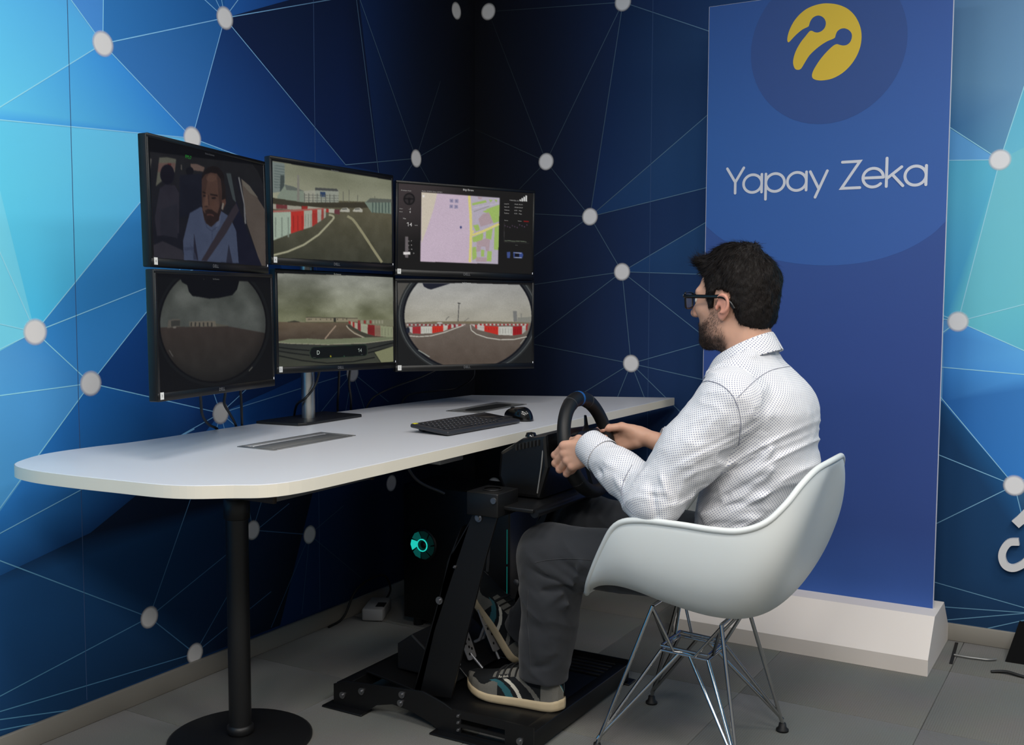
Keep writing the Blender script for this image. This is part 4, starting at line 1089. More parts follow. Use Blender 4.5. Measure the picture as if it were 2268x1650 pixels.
for key in ('UL', 'UM', 'UR', 'LL', 'LM', 'LR'):
    p = POSE[key]; r, u, nn = pose_axes(p)
    X = Matrix.Identity(4)
    for i in range(3): X[i][0], X[i][1], X[i][2], X[i][3] = r[i], u[i], nn[i], p[i]
    mo = thing('monitor', LAB[key], 'monitor', mtx=X, group='monitors on the stand'); mons[key] = mo
    # housing with a shallower bulge behind
    mb = MB(); mb.box((0, 0, -.0135), (MW, MH, .024), bev=.003); mb.box((0, -.01, -.032), (.30, .20, .022), bev=.008); mb.build('housing', m_hous, mo, local=True)
    mb = MB()
    bx, bt, bb_ = (MW / 2 - SX1), (MH / 2 - SY1), (MH / 2 + SY0)
    mb.box((0, MH / 2 - bt / 2, -.0008), (MW, bt, .0036), bev=.001, seg=1); mb.box((0, -MH / 2 + bb_ / 2, -.0008), (MW, bb_, .0036), bev=.001, seg=1)
    for sx in (-1, 1): mb.box((sx * (MW / 2 - bx / 2), 0, -.0008), (bx, MH - .004, .0034), bev=.001, seg=1)
    mb.build('bezel', m_bez, mo, local=True)
    s = PICS[key](); im = s.result()
    im = np.array(im) / 255.0 * DIM[key]; im = np.where(im <= .04045, im / 12.92, ((im + .055) / 1.055) ** 2.4)
    ii, jj = np.meshgrid(np.arange(GU), np.arange(GV), indexing='ij')
    vx = SX0 + (SX1 - SX0) * ii / (GU - 1); vy = SY1 - (SY1 - SY0) * jj / (GV - 1)
    verts = np.stack([vx.ravel(), vy.ravel(), np.full(GU * GV, -.0004)], 1)
    idx = (ii * GV + jj)
    q = np.stack([idx[:-1, :-1].ravel(), idx[:-1, 1:].ravel(), idx[1:, 1:].ravel(), idx[1:, :-1].ravel()], 1)
    me = bpy.data.meshes.new('screen'); me.from_pydata(verts.tolist(), [], q.tolist()); me.materials.append(m_scr)
    ca = me.color_attributes.new('Col', 'FLOAT_COLOR', 'POINT')
    ca.data.foreach_set('color', np.concatenate([im.reshape(-1, 3), np.ones((GU * GV, 1))], 1).astype(np.float32).ravel())
    scr = link('screen', me, mo, local=True)
    mo['_'] = 0; del mo['_']
    # writing on the panel
    if key == 'UL':
        txt_on(mo, s, 'Sürücü Kamerası', 845, 72, .0042, (74, 74, 76)); txt_on(mo, s, 'FPS:7', 568, 128, .0082, (22, 120, 30))
    if key == 'UM': txt_on(mo, s, 'Arka Kamera', 1655, 432, .0042, (104, 104, 100))
    if key == 'LM':
        txt_on(mo, s, 'Ön Kamera', 995, 62, .0046, (150, 150, 140)); txt_on(mo, s, 'D', 724, 1330, .0125, (176, 186, 178)); txt_on(mo, s, '14', 1384, 1290, .0112, (150, 158, 152))
        txt_on(mo, s, 'P R N', 668, 1385, .003, (70, 76, 72)); txt_on(mo, s, 'km/h', 1424, 1335, .003, (70, 76, 72))
    if key == 'LL': txt_on(mo, s, 'Sol Kamera', 645, 188, .0042, (80, 80, 80))
    if key == 'LR': txt_on(mo, s, 'Sağ Kamera', 1030, 240, .0046, (176, 176, 172))
    if key == 'UR':
        w1, w2 = (186, 184, 182), (150, 148, 146)
        txt_on(mo, s, 'Bilgi Ekranı', 985, 310, .0062, w1); txt_on(mo, s, 'Direksiyon Açısı', 165, 312, .0038, w2); txt_on(mo, s, 'Boylam: 29.00018, Enlem: 40.79071', 442, 322, .0036, w2)
        txt_on(mo, s, 'Gidon', 145, 555, .0034, w2); txt_on(mo, s, '-1', 270, 566, .0068, w1); txt_on(mo, s, 'Direk', 145, 596, .0034, w2); txt_on(mo, s, '0', 278, 606, .0066, w1)
        txt_on(mo, s, 'Hız', 192, 688, .0052, w2); txt_on(mo, s, '14', 245, 782, .0125, w1); txt_on(mo, s, 'km/h', 348, 776, .0036, w2)
        for k, ch in enumerate('PRND'): txt_on(mo, s, ch, 298 if k < 3 else 326, 986 + 54 * k, .0044, w2)
        txt_on(mo, s, 'TURKCELL 5G', 1600, 446, .0040, w2)
        for k, (l1, l2) in enumerate((('Lokal IP:', '176.55.170.191'), ('Harici IP:', '178.244.254.29'), ('Yükleme:', '18.90    Mbps'), ('İndirme:', '93.76    Mbps'))):
            txt_on(mo, s, l1, 1530, 492 + 41 * k, .0038, w2); txt_on(mo, s, l2, 1662, 498 + 41 * k, .0038, w2)
        txt_on(mo, s, 'İndirme', 1532, 710, .0030, w2); txt_on(mo, s, 'Yükleme', 1708, 718, .0030, w2); txt_on(mo, s, 'Zaman', 1675, 1036, .0026, (90, 90, 88))
    g = MB(); vs, fs = font_mesh('DELL', .0112); w = vs[:, 0].max()
    g.add([(p[0] - w / 2, p[1] - .1435, .0014) for p in vs], fs); g.build('brand_mark', mat('grey_logo', (120, 120, 122), .4), mo, local=True)
    g = MB(); g.box((-.2365, -.1375, .0012), (.0125, .0165, .0006)); stk = g.build('sticker', mat('white_sticker', (226, 226, 222), .6), mo, local=True)
    g = MB(); vs, fs = font_mesh(NUM[key], .0085); g.add([(p[0] - .2389, p[1] - .1402, .0017) for p in vs], fs); g.build('sticker_digit', mat('sticker_ink', (60, 60, 58), .7), stk, local=True)
    g = MB(); g.box((.2440, -.1290, .0012), (.0018, .0060, .0008)); g.build('power_light', mat('white_led', (200, 200, 205), .4, emit=((200, 205, 210), .6)), mo, local=True)

# cables hanging behind the monitors
m_cab = mat('black_cable', (16, 16, 17), .5)
def hang(label, pts, r=.0038):
    g = MB(); g.tube(catmull([np.asarray(p, float) for p in pts], 8), r, 8)
    tag(g.build('monitor_cable', m_cab), label, 'cable', 'cables behind the monitors')
Xc = -2.16
def cx_(px, py, x=Xc): return on_x(px, py, x)
hang('leftmost black cable drooping under the bottom left monitor', [cx_(436, 820, -2.06), cx_(444, 880, -2.1), cx_(448, 918, -2.15), cx_(462, 940, -2.22), cx_(482, 952, -2.262), cx_(486, 985, -2.27), cx_(470, 1040, -2.3)])
hang('black cable crossing the white mural dot under bottom left monitor', [cx_(500, 820, -2.06), cx_(499, 868, -2.12), cx_(497, 895, -2.15), cx_(510, 918, -2.2), cx_(524, 948, -2.262), cx_(528, 990, -2.28)])
hang('straight black cable hanging right of the white mural dot', [cx_(530, 810, -2.06), cx_(533, 866, -2.14), cx_(535, 905, -2.18), cx_(536, 948, -2.262), cx_(536, 990, -2.28)])
hang('black cable slanting across the steel monitor pole', [cx_(712, 800, -2.10), cx_(703, 840, -2.135), cx_(693, 862, -2.138), cx_(676, 882, -2.14), cx_(657, 897, -2.19), cx_(650, 930, -2.27)])
hang('black cable hanging right of the monitor pole', [cx_(752, 800, -2.12), cx_(750, 860, -2.2), cx_(748, 890, -2.262), cx_(748, 940, -2.30)])
hang('black cable hanging in front of the mural dot under middle monitor', [cx_(778, 800, -2.12), cx_(773, 845, -2.17), cx_(777, 880, -2.22), cx_(777, 910, -2.266), cx_(777, 950, -2.30)])
hang('thin black cable drooping towards the room corner', [on_x(1052, 812, -2.0), on_x(1046, 838, -2.1), on_x(1010, 860, -2.2), on_x(960, 866, -2.24), on_x(900, 878, -2.262), on_x(880, 930, -2.3)], .003)
hang('thin black cable running low behind the right monitors', [on_x(980, 812, -2.0), on_x(930, 836, -2.1), on_x(860, 862, -2.22), on_x(820, 888, -2.266), on_x(800, 940, -2.30)], .003)

# ================================================================== KEYBOARD AND MOUSE
m_kb = mat('graphite_plastic', (40, 41, 46), .45); m_key = mat('key_plastic', (30, 31, 35), .4); m_leg = mat('key_print', (130, 132, 138), .5)
kb = thing('keyboard', 'black wireless keyboard with touchpad and yellow corner key', 'keyboard', (-1.68, 2.58, ZD))
KW, KD = .354, .135
K0 = on_z(908, 963, ZD); K1 = on_z(992, 967, ZD); K2 = on_z(1141, 940, ZD)
ax = nrm((K2 - K1) * V(1, 1, 0)); ay = V(-ax[1], ax[0], 0)      # ax along the keyboard, ay towards the wall
org = K1 * V(1, 1, 0) + V(0, 0, ZD + .0012)
KT = Matrix.Identity(4)
tilt = radians(5.5)
az = V(0, 0, 1)
for i in range(3):
    KT[i][0] = ax[i]; KT[i][1] = ay[i] * cos(tilt) + az[i] * sin(tilt); KT[i][2] = -ay[i] * sin(tilt) + az[i] * cos(tilt); KT[i][3] = org[i]
g = MB(); g.box((KW / 2, KD / 2, .0062), (KW, KD, .0115), T=KT, bev=.0045, seg=3); g.box((KW / 2, KD - .016, -.003), (KW - .06, .02, .016), T=KT, bev=.004)
g.build('body', m_kb, kb)
rk = random.Random(3)
for row in range(5):
    y = .024 + row * .0205
    n = 14 if row else 11; xs = .018
    for i in range(n):
        w = .0158
        if row == 0 and i == 3: w = .062
        if row == 0 and i > 3 and xs > .245: break
        if xs + w > .262: break
        g = MB(); g.box((xs + w / 2, y, .0128), (w, .0172, .0026), T=KT, bev=.0008, seg=1); ko = g.build('key', m_key, kb)
        if w < .02:
            g = MB(); g.box((xs + w * .42, y + .002, .01425), (.0026, .0034, .0003), T=KT); g.build('key_legend', m_leg, ko)
        xs += w + .0022
g = MB(); g.box((.305, .078, .0124), (.074, .056, .0014), T=KT, bev=.0005, seg=1); g.build('touchpad', mat('touchpad_black', (22, 22, 25), .3), kb)
for k in range(2):
    g = MB(); g.box((.286 + .038 * k, .038, .0126), (.036, .016, .0020), T=KT, bev=.0006, seg=1); g.build('touchpad_button', m_key, kb)
g = MB(); g.box((.012, .126, .0125), (.016, .010, .0018), T=KT, bev=.0006, seg=1); g.build('mute_key', mat('yellow_key', (206, 198, 40), .5), kb)

ms = thing('mouse', 'glossy black computer mouse right of the keyboard', 'mouse', (-1.62, 2.83, ZD))
mc = (on_z(1125, 931, ZD) + on_z(1182, 931, ZD)) / 2
P = []
NU, NV = 22, 28
for i in range(NU + 1):
    th = (pi / 2) * i / NU
    row = []
    for j in range(NV):
        ph = 2 * pi * j / NV
        x = .058 * cos(ph) * cos(th) ** .62; y = .036 * sin(ph) * cos(th) ** .55
        z = .0385 * sin(th) ** .9 * (1 - .22 * (x / .058))
        y += .004 * sin(th)
        if y < 0: y *= 1 - .22 * sin(th * 2) * max(0, 1 - abs(x / .058))
        row.append((x, y, z))
    P.append(row)
MT = Matrix.Translation(Vector((mc[0] - .012, mc[1] + .008, ZD + .0012))) @ Matrix.Rotation(radians(158), 4, 'Z')
m_mouse = mat('gloss_black_plastic', (10, 10, 11), .16, spec=.6)
g = MB(); g.grid(P, closed_v=True, T=MT); g.build('shell', m_mouse, ms)
g = MB(); g.lathe([(0, -.0011), (.05, -.0011), (.054, .0008), (0, .0008)], 28, MT @ Matrix.Scale(.64, 4, (0, 1, 0))); g.build('sole', m_key, ms)
g = MB(); g.cyl((.030, -.003, .0285), (.030, .003, .0285), .009, n=20, T=MT); g.build('scroll_wheel', m_key, ms)
# ================================================================== SHELL CHAIR
YC = 2.552
def add_mods(ob, solid=None, sub=0, offset=1.0):
    if solid:
        m = ob.modifiers.new('thickness', 'SOLIDIFY'); m.thickness = solid; m.offset = offset
    if sub:
        m = ob.modifiers.new('smooth', 'SUBSURF'); m.levels = sub; m.render_levels = sub
chair = thing('armchair', 'white plastic shell armchair on chrome wire legs', 'chair', (-.954, YC, 0))
rowsC = [(-1.170, .408), (-1.13, .424), (-1.07, .424), (-1.0, .412), (-.92, .394), (-.84, .380), (-.770, .384), (-.718, .410), (-.684, .465), (-.660, .540), (-.641, .615), (-.624, .69), (-.608, .760)]
rowsE = [(-1.176, .17, .400), (-1.140, .228, .455), (-1.086, .272, .548), (-1.040, .295, .613), (-.98, .304, .634), (-.88, .306, .636), (-.80, .304, .633), (-.738, .297, .636), (-.688, .277, .656), (-.654, .242, .694), (-.634, .19, .732), (-.620, .12, .757), (-.609, .04, .766)]
Cc = catmull([V(x, 0, z) for x, z in rowsC], 5); Ec = catmull([V(*e) for e in rowsE], 5)
NS = 16; P = []
nr = len(Cc)
for k in range(nr):
    C0, E0 = Cc[k], Ec[k]; dzv = E0[2] - C0[2]; t = k / (nr - 1)
    back = max(0, (t - .55) / .45)
    P1 = C0 + V((E0[0] - C0[0]) * .1, E0[1] * .78, 0)
    P2 = E0 + V(.035 * back * (1 - back) * 4 * .6, E0[1] * .02, -dzv * .80)
    row = []
    for sgn in (-1, 1):
        seg = []
        for j in range(NS + 1):
            w = j / NS
            q = C0 * (1 - w) ** 3 + P1 * 3 * w * (1 - w) ** 2 + P2 * 3 * w * w * (1 - w) + E0 * w ** 3
            seg.append(V(q[0], YC + sgn * q[1], q[2]))
        row.append(seg)
    P.append(row[0][::-1] + row[1][1:])
m_shell = mat('white_polypropylene', (222, 226, 224), .42, spec=.4)
g = MB(); g.grid(P); sh = g.build('shell', m_shell, chair); add_mods(sh, .0055, 1, 0.0)
rim = [P[k][0] for k in range(nr)] + [P[k][-1] for k in range(nr - 1, -1, -1)]
rim = rim + P[0][1:-1][::-1]
# rolled rim
flr = [p + V(0, 0, .0) for p in rim]
g = MB(); g.tube(rim, .0075, 12, closed=True); g.build('rim', m_shell, chair)
FEET = [(-1.137, 2.370), (-1.142, 2.733), (-.769, 2.735), (-.767, 2.370)]
TOP = [(-1.025, YC - .10, .372), (-1.025, YC + .10, .372), (-.845, YC + .10, .352), (-.845, YC - .10, .352)]
RING = [(-1.015, YC - .065, .250), (-1.015, YC + .065, .250), (-.890, YC + .065, .245), (-.890, YC - .065, .245)]
m_chr = mat('chrome', (190, 190, 190), .16, 1.0)
for i in range(4):
    fx, fy = FEET[i]; J = V(fx, fy, .032)
    T0 = V(*TOP[i]); Ra = V(*RING[i])
    nb = RING[(i + 1) % 4] if i % 2 == 0 else RING[i - 1]
    Rb = V(*nb) * .5 + Ra * .5
    inward = nrm(V(-.954, YC, 0) - V(fx, fy, 0))
    g = MB(); g.tube([J + V(0, 0, -.012), T0], .0052, 10); g.tube([J, Ra + inward * .0], .0046, 10)
    other = V(*RING[i - 1] if i % 2 == 0 else RING[(i + 1) % 4]); g.tube([J, Ra * .62 + other * .38], .0046, 10)
    g.build('leg', m_chr, chair)
    g = MB(); g.lathe([(.0, .0006), (.0165, .0006), (.0165, .006), (.011, .011), (.009, .022), (.0, .022)], 20, Matrix.Translation((fx, fy, 0))); g.build('foot_glide', mat('black_rubber', (18, 18, 19), .6), chair)
for i in range(4):
    a = V(*RING[i]); b = V(*RING[(i + 1) % 4]); ta, tb = V(*TOP[i]), V(*TOP[(i + 1) % 4])
    g = MB(); g.tube([a, b], .0042, 8); g.tube([a + V(0, 0, .012), b + V(0, 0, .012)], .0042, 8); g.build('ring_bar', m_chr, chair)
    mid = (a + b) / 2 + V(0, 0, .006)
    g = MB(); g.tube([ta + V(0, 0, -.006), mid * .55 + a * .45, mid, mid * .55 + b * .45, tb + V(0, 0, -.006)], .0044, 8); g.build('brace', m_chr, chair)
for i in (0, 2):
    g = MB(); g.tube([V(*TOP[i]), V(*TOP[i + 1])], .005, 8); g.build('seat_bar', m_chr, chair)

# ================================================================== DRIVING RIG
m_rig = mat('black_rig_steel', (15, 15, 16), .38, spec=.45)
m_bolt = mat('steel_bolt', (140, 140, 142), .3, .9)
m_sil = mat('silver_pedal', (178, 178, 182), .35, .55)
rig = thing('driving_rig', 'black steel racing wheel stand with slotted foot frame', 'rig', (-1.59, YC, 0))
def side_plate(y0, y1):
    prof = [(-1.905, .004), (-1.905, .062), (-1.86, .078), (-1.70, .092), (-1.60, .100), (-1.535, .082), (-1.505, .070), (-1.505, .004), (-1.545, .004), (-1.585, .022), (-1.64, .038), (-1.70, .044), (-1.755, .030), (-1.79, .004)]
    g = MB(); g.prism(prof, y0, y1, plane='XZ', bev=.001); return g.build('side_plate', m_rig, rig)
def front_panel(y0, y1):
    yc_ = (y0 + y1) / 2; t = y1 - y0
    g = MB()
    for z0, z1 in ((.004, .012), (.027, .036), (.050, .072)): g.box((-1.4115, yc_, (z0 + z1) / 2), (.1325, t, z1 - z0))
    for x0, x1 in ((-1.505, -1.478), (-1.345, -1.262)): g.box(((x0 + x1) / 2, yc_, .038), (x1 - x0, t, .068))
    return g.build('slotted_panel', m_rig, rig)
for y0, y1 in ((2.262, 2.268), (2.836, 2.842)):
    side_plate(y0, y1); front_panel(y0, y1)
    for x0, x1 in ((-1.925, -1.785), (-1.56, -1.25)):
        g = MB(); yy = y0 - .012 if y0 < 2.5 else y1 + .012
        g.box(((x0 + x1) / 2, (yy + (y0 if y0 > 2.5 else y1)) / 2, .0035), (x1 - x0, .05, .005), bev=.002); g.build('foot_flange', m_rig, rig)
    sg_ = -1 if y0 < 2.5 else 1; ye = y0 if sg_ < 0 else y1
    for bx_, bz_ in ((-1.872, .036), (-1.805, .060), (-1.667, .078), (-1.672, .054), (-1.300, .030), (-1.485, .058), (-1.485, .040), (-1.485, .020)):
        rb = .0095 if bx_ < -1.6 or bx_ > -1.4 else .004
        g = MB(); g.cyl((bx_, ye, bz_), (bx_, ye + sg_ * .004, bz_), rb, n=18); g.cyl((bx_, ye, bz_), (bx_, ye + sg_ * .008, bz_), rb * .55, n=12); g.build('bolt', m_bolt, rig)
for x0, x1, z0, z1 in ((-1.90, -1.865, .028, .066), (-1.295, -1.262, .010, .060)):
    g = MB(); g.box(((x0 + x1) / 2, YC, (z0 + z1) / 2), (x1 - x0, .566, z1 - z0), bev=.002); g.build('cross_member', m_rig, rig)
DZ = .0585
g = MB(); g.box((-1.48, 2.485, DZ - .004), (.37, .43, .007), bev=.001); g.build('heel_plate', m_rig, rig)
for k in range(5):
    g = MB(); g.box((-1.48, 2.725 + .026 * k, DZ - .004), (.37, .013, .007), bev=.001); g.build('deck_slat', m_rig, rig)
g = MB(); g.box((-1.762, YC, .064), (.20, .40, .006), R=Matrix.Rotation(radians(8), 3, 'Y'), bev=.001); g.build('pedal_plate', m_rig, rig)
def post(y):
    t = .008 if y < YC else -.008
    prof = [(-1.660, .070), (-1.535, .082), (-1.475, .300), (-1.425, .480), (-1.390, .590), (-1.455, .610), (-1.480, .560), (-1.535, .470)]
    g = MB(); g.prism(prof, y, y + t, plane='XZ', bev=.001); po = g.build('post', m_rig, rig)
    g = MB(); g.prism([(p[0] + .004, p[1]) for p in prof[:1] + prof[-2:]] + [(-1.50, .55), (-1.545, .45), (-1.635, .075)], y, y + t * 5, plane='XZ'); g.build('post_flange', m_rig, po)
    s_ = -1 if y < YC else 1
    for bx_, bz_ in ((-1.570, .342), (-1.447, .578), (-1.52, .44)):
        r_ = .0105 if bz_ != .44 else .004
        g = MB(); g.cyl((bx_, y, bz_), (bx_, y + s_ * .004, bz_), r_, n=18); g.cyl((bx_, y, bz_), (bx_, y + s_ * .009, bz_), r_ * .55, n=12); g.build('bolt', m_bolt, rig)
post(2.300); post(2.804)
def clamp(y0, y1, hole):
    g = MB(); g.box((-1.432, (y0 + y1) / 2, .616), (.095, y1 - y0, .062), bev=.003); hb = g.build('clamp_box', m_rig, rig)
    g = MB(); g.lathe([(.022, 0), (.026, .0), (.026, .0025), (.022, .0025)], 24, Matrix.Translation((-1.432, (y0 + y1) / 2, .647)), cap=False); g.build('clamp_ring', mat('dark_ring', (40, 40, 42), .3, .6), hb)
    g = MB(); g.cyl((-1.395, y0 - .001, .63), (-1.395, y0 - .006, .63), .008, n=16); g.build('bolt', m_bolt, hb)
clamp(2.290, 2.395, True); clamp(2.71, 2.815, True)
g = MB(); g.box((-1.385, YC, .606), (.17, .46, .010), bev=.002); g.build('wheel_plate', m_rig, rig)
g = MB(); g.tube([(-1.30, 2.33, .60), (-1.30, 2.77, .60)], .012, 12); g.build('cross_tube', m_rig, rig)

# pedals
ped = thing('pedal_set', 'three pedal unit with drilled silver pedal faces on black stand', 'pedals', (-1.68, YC, .07))
m_pbase = mat('black_pedal_base', (14, 14, 15), .5)
g = MB(); g.prism([(-1.80, .076), (-1.80, .150), (-1.75, .185), (-1.70, .150), (-1.64, .092), (-1.60, .0735)], 2.42, 2.70, plane='XZ', bev=.004); g.build('base', m_pbase, ped)
for k, yp in enumerate((2.465, 2.548, 2.640)):
    top = V(-1.664, yp, .184); bot = V(-1.626, yp, .096)
    if k == 2: top = V(-1.655, yp, .22); bot = V(-1.598, yp, .100)
    ax_ = nrm(top - bot); ay_ = V(0, 1, 0); an = np.cross(ay_, ax_); an = an if an[0] > 0 else -an
    Rm = Matrix(((ay_[0], ax_[0], an[0]), (ay_[1], ax_[1], an[1]), (ay_[2], ax_[2], an[2])))
    X = Matrix.Translation(Vector((top + bot) / 2)) @ Rm.to_4x4()
    h = np.linalg.norm(top - bot)
    poly = smoothclosed([(-.0225, -h / 2 + .006), (-.0165, -h / 2), (.0165, -h / 2), (.0225, -h / 2 + .006), (.0225, h / 2 - .006), (.0165, h / 2), (-.0165, h / 2), (-.0225, h / 2 - .006)], 1)
    g = MB(); g.prism(poly, 0, .004, T=X, bev=.0008); pf = g.build('pedal_face', m_sil, ped)
    for hx, hy in ((-.010, .3), (.010, .38), (0, .18), (-.010, .02), (.011, .08), (0, -.12), (.010, -.2), (-.008, -.32)):
        g = MB(); g.cyl((hx, hy * h, .0042), (hx, hy * h, .0046), .0042, n=14, T=X); g.build('pedal_hole', mat('black_gap', (14, 14, 14), .7), pf)
    g = MB(); b0 = (top + bot) / 2 - an * .004
    for sy in (-.012, .012):
        g.tube([b0 + V(0, sy, .02), b0 + V(-.02, sy, -.03), V(-1.70, yp + sy, .10)], .005, 8)
    g.tube([V(-1.590, yp, .076), (bot + top) / 2 * .7 + bot * .3 - an * .006], .004, 8)
    g.build('pedal_arm', m_sil if k else m_rig, ped)

# steering wheel
WC = V(-1.262, YC, .752); WT = radians(13)
wn = V(cos(WT), 0, sin(WT)); wu = V(-sin(WT), 0, cos(WT)); wy = V(0, 1, 0)
WR, Wr = .1255, .0192
sw_ = thing('steering_wheel', 'black leather racing steering wheel with blue centre mark', 'steering wheel', tuple(WC))
m_lea = mat('black_leather', (19, 19, 20), .5, spec=.4, bump=(260, .25, .001))
def wp(a, r, n_=0.0): return WC + wu * cos(a) * r + wy * sin(a) * r + wn * n_
pts = [wp(2 * pi * i / 96, WR) for i in range(96)]
rr = [Wr * (1 + .06 * cos(6 * pi * i / 96)) for i in range(96)]
g = MB(); g.tube(pts, rr, 20, closed=True); g.build('rim', m_lea, sw_)
g = MB(); g.tube([wp(a, WR) for a in np.linspace(-.035, .035, 5)], Wr * 1.09, 20); g.build('centre_mark', mat('blue_mark', (30, 92, 160), .5), sw_)
for a0 in (.42, -.42, 2.3, -2.3):
    g = MB(); g.tube([wp(a, WR) for a in np.linspace(a0 - .01, a0 + .01, 3)], Wr * 1.05, 20); g.build('stitch_seam', mat('grey_stitch', (54, 54, 56), .7), sw_)
m_hub = mat('black_hub_plastic', (13, 13, 14), .4)
for nm, a, w in (('spoke', pi / 2 + .12, .030), ('spoke', -pi / 2 - .12, .030), ('spoke', pi, .034)):
    g = MB(); A = wp(a, .035, -.004); B = wp(a, WR - .004, -.001)
    d = nrm(B - A); sdir = np.cross(d, wn)
    vs = []
    for Pq, ww in ((A, w * 1.5), (B, w)):
        for sx in (-1, 1):
            for sn in (-1, 1): vs.append(Pq + sdir * sx * ww / 2 + wn * sn * .005)
    g.add(vs, [(0, 1, 3, 2), (4, 6, 7, 5), (0, 4, 5, 1), (2, 3, 7, 6), (1, 5, 7, 3), (0, 2, 6, 4)]); g.build(nm, m_hub, sw_)
g = MB()
X = Matrix.Identity(4)
for i in range(3): X[i][0], X[i][1], X[i][2], X[i][3] = wy[i], wu[i], wn[i], WC[i]
hubp = smoothclosed([(-.075, .030), (-.05, .042), (0, .034), (.05, .042), (.075, .030), (.07, -.012), (.035, -.045), (-.035, -.045), (-.07, -.012)], 2)
g.prism(hubp, -.012, .012, T=X, bev=.004); g.build('hub', m_hub, sw_)
for cx, s_ in ((.047, 1), (-.047, -1)):
    for dx, dy in ((0, .011), (0, -.011), (.011, 0), (-.011, 0)):
        g = MB(); g.lathe([(0, .0165), (.004, .0165), (.0048, .015), (.0048, .011)], 14, X @ Matrix.Translation((cx + dx, .012 + dy, 0))); bt = g.build('button', mat('grey_button', (50, 50, 54), .35), sw_)
        g = MB(); g.lathe([(.0052, .0122), (.0058, .0126), (.0052, .013)], 14, X @ Matrix.Translation((cx + dx, .012 + dy, 0)), cap=False); g.build('button_ring', mat('dull_chrome', (150, 150, 148), .4, .6), bt)
g = MB(); g.lathe([(0, .016), (.016, .016), (.018, .012)], 24, X @ Matrix.Translation((0, -.006, 0))); g.build('badge', mat('gloss_black_plastic'), sw_)
for s_ in (-1, 1):
    pp = [(s_ * .030, .030), (s_ * .062, .052), (s_ * .072, .078), (s_ * .080, .076), (s_ * .078, .040), (s_ * .05, .012)]
    g = MB(); g.prism(pp, -.030, -.026, T=X); g.build('shift_paddle', mat('dark_paddle', (58, 58, 62), .25, .8), sw_)
wb = thing('wheel_base', 'black plastic steering wheel motor base under the desk edge', 'wheel base', (-1.39, YC, .61))
g = MB(); g.prism([(-1.318, .700), (-1.326, .786), (-1.40, .772), (-1.468, .730), (-1.474, .665), (-1.45, .614), (-1.345, .614)], YC - .115, YC + .115, plane='XZ', bev=.010, smooth=False)
g.build('body', mat('black_base_plastic', (16, 16, 17), .3, spec=.5), wb)
g = MB(); g.cyl(WC - wn * .012, WC - wn * .085, .030, .040, n=28); g.build('shaft', m_hub, wb)
for k in range(7):
    g = MB(); g.box((-1.348 - .011 * k, YC - .117, .765 - .003 * k), (.0045, .006, .016)); g.build('vent_slot', mat('black_gap', (14, 14, 14), .7), wb)
g = MB(); g.tube([(-1.336, YC - .113, .745), (-1.338, YC - .118, .70), (-1.350, YC - .117, .63)], .0022, 8); g.build('highlight_strip', mat('dull_chrome', (150, 150, 148), .4, .6), wb)  # edge highlight of the body built in as a thin bright strip
g = MB(); g.lathe([(0, .012), (.012, .010), (.016, 0)], 20, Matrix.Translation((-1.385, YC - .09, .7755))); g.build('clamp_knob', mat('gloss_black_plastic'), wb)

# ================================================================== COMPUTERS UNDER THE DESK
m_case = mat('black_case_steel', (10, 10, 11), .35)
m_cyan = mat('cyan_glow', (10, 60, 60), .4, emit=((30, 190, 175), 1.1))
m_cyd = mat('cyan_glow_dim', (8, 50, 50), .4, emit=((14, 110, 102), .40))
PCX, PCY = -1.955, 3.062
pc = thing('computer_tower', 'black computer tower with glowing cyan fan under the desk', 'computer', (PCX, PCY, 0))
g = MB(); g.box((PCX, PCY, .262), (.43, .215, .47), bev=.006); g.build('case', m_case, pc)
for sx in (-.17, .17):
    for sy in (-.08, .08):
        g = MB(); g.cyl((PCX + sx, PCY + sy, .0005), (PCX + sx, PCY + sy, .028), .018, n=16); g.build('foot', m_case, pc)
fq = on_y(937, 1207, PCY - .1075)
FXX = Matrix.Translation((fq[0], fq[1] - .001, fq[2])) @ Matrix.Rotation(pi / 2, 4, 'X')
g = MB(); g.lathe([(.050, -.002), (.060, -.002), (.060, .004), (.050, .004)], 40, FXX, cap=False); g.build('fan_frame', m_case, pc)
g = MB(); g.lathe([(.0185, .004), (.0222, .004), (.0222, .006), (.0185, .006)], 32, FXX, cap=False); g.build('fan_light_ring', m_cyan, pc)
for k in range(7):
    a0 = 2 * pi * k / 7
    bl = [(.024 * cos(a0), .024 * sin(a0)), (.048 * cos(a0 + .15), .048 * sin(a0 + .15)), (.050 * cos(a0 + .5), .050 * sin(a0 + .5)), (.048 * cos(a0 + .92), .048 * sin(a0 + .92)), (.024 * cos(a0 + .75), .024 * sin(a0 + .75))]
    g = MB(); g.prism(bl, .001, .003, T=FXX); g.build('fan_blade', m_cyan if k == 3 else (m_cyd if k in (2, 4) else mat('cyan_glow_faint', (6, 30, 30),   .4, emit=((8, 56, 52), .25))), pc)
g = MB(); g.lathe([(0, .004), (.018, .004), (.018, .002)], 24, FXX); g.build('fan_hub', m_case, pc)
for z0, z1 in ((.385, .27), (.262, .17)):
    p0, p1 = on_y(1123, 1205, PCY - .109), on_y(1124, 1305, PCY - .109)
    g = MB(); g.box((p0[0], PCY - .109, (z0 + z1) / 2), (.003, .003, z0 - z1), bev=.001); g.build('light_strip', m_cyd, pc)
g = MB(); g.lathe([(0, .003), (.010, .003), (.010, 0)], 6, Matrix.Translation((p0[0] + .035, PCY - .108, .215)) @ Matrix.Rotation(pi / 2, 4, 'X')); g.build('badge', mat('grey_logo', (120, 120, 122), .4), pc)
ps = thing('power_adapter', 'pale grey power block on carpet under the desk', 'power adapter', (-2.31, 2.985, 0))
PXX = Matrix.Translation((-2.310, 2.985, 0)) @ Matrix.Rotation(radians(25), 4, 'Z')
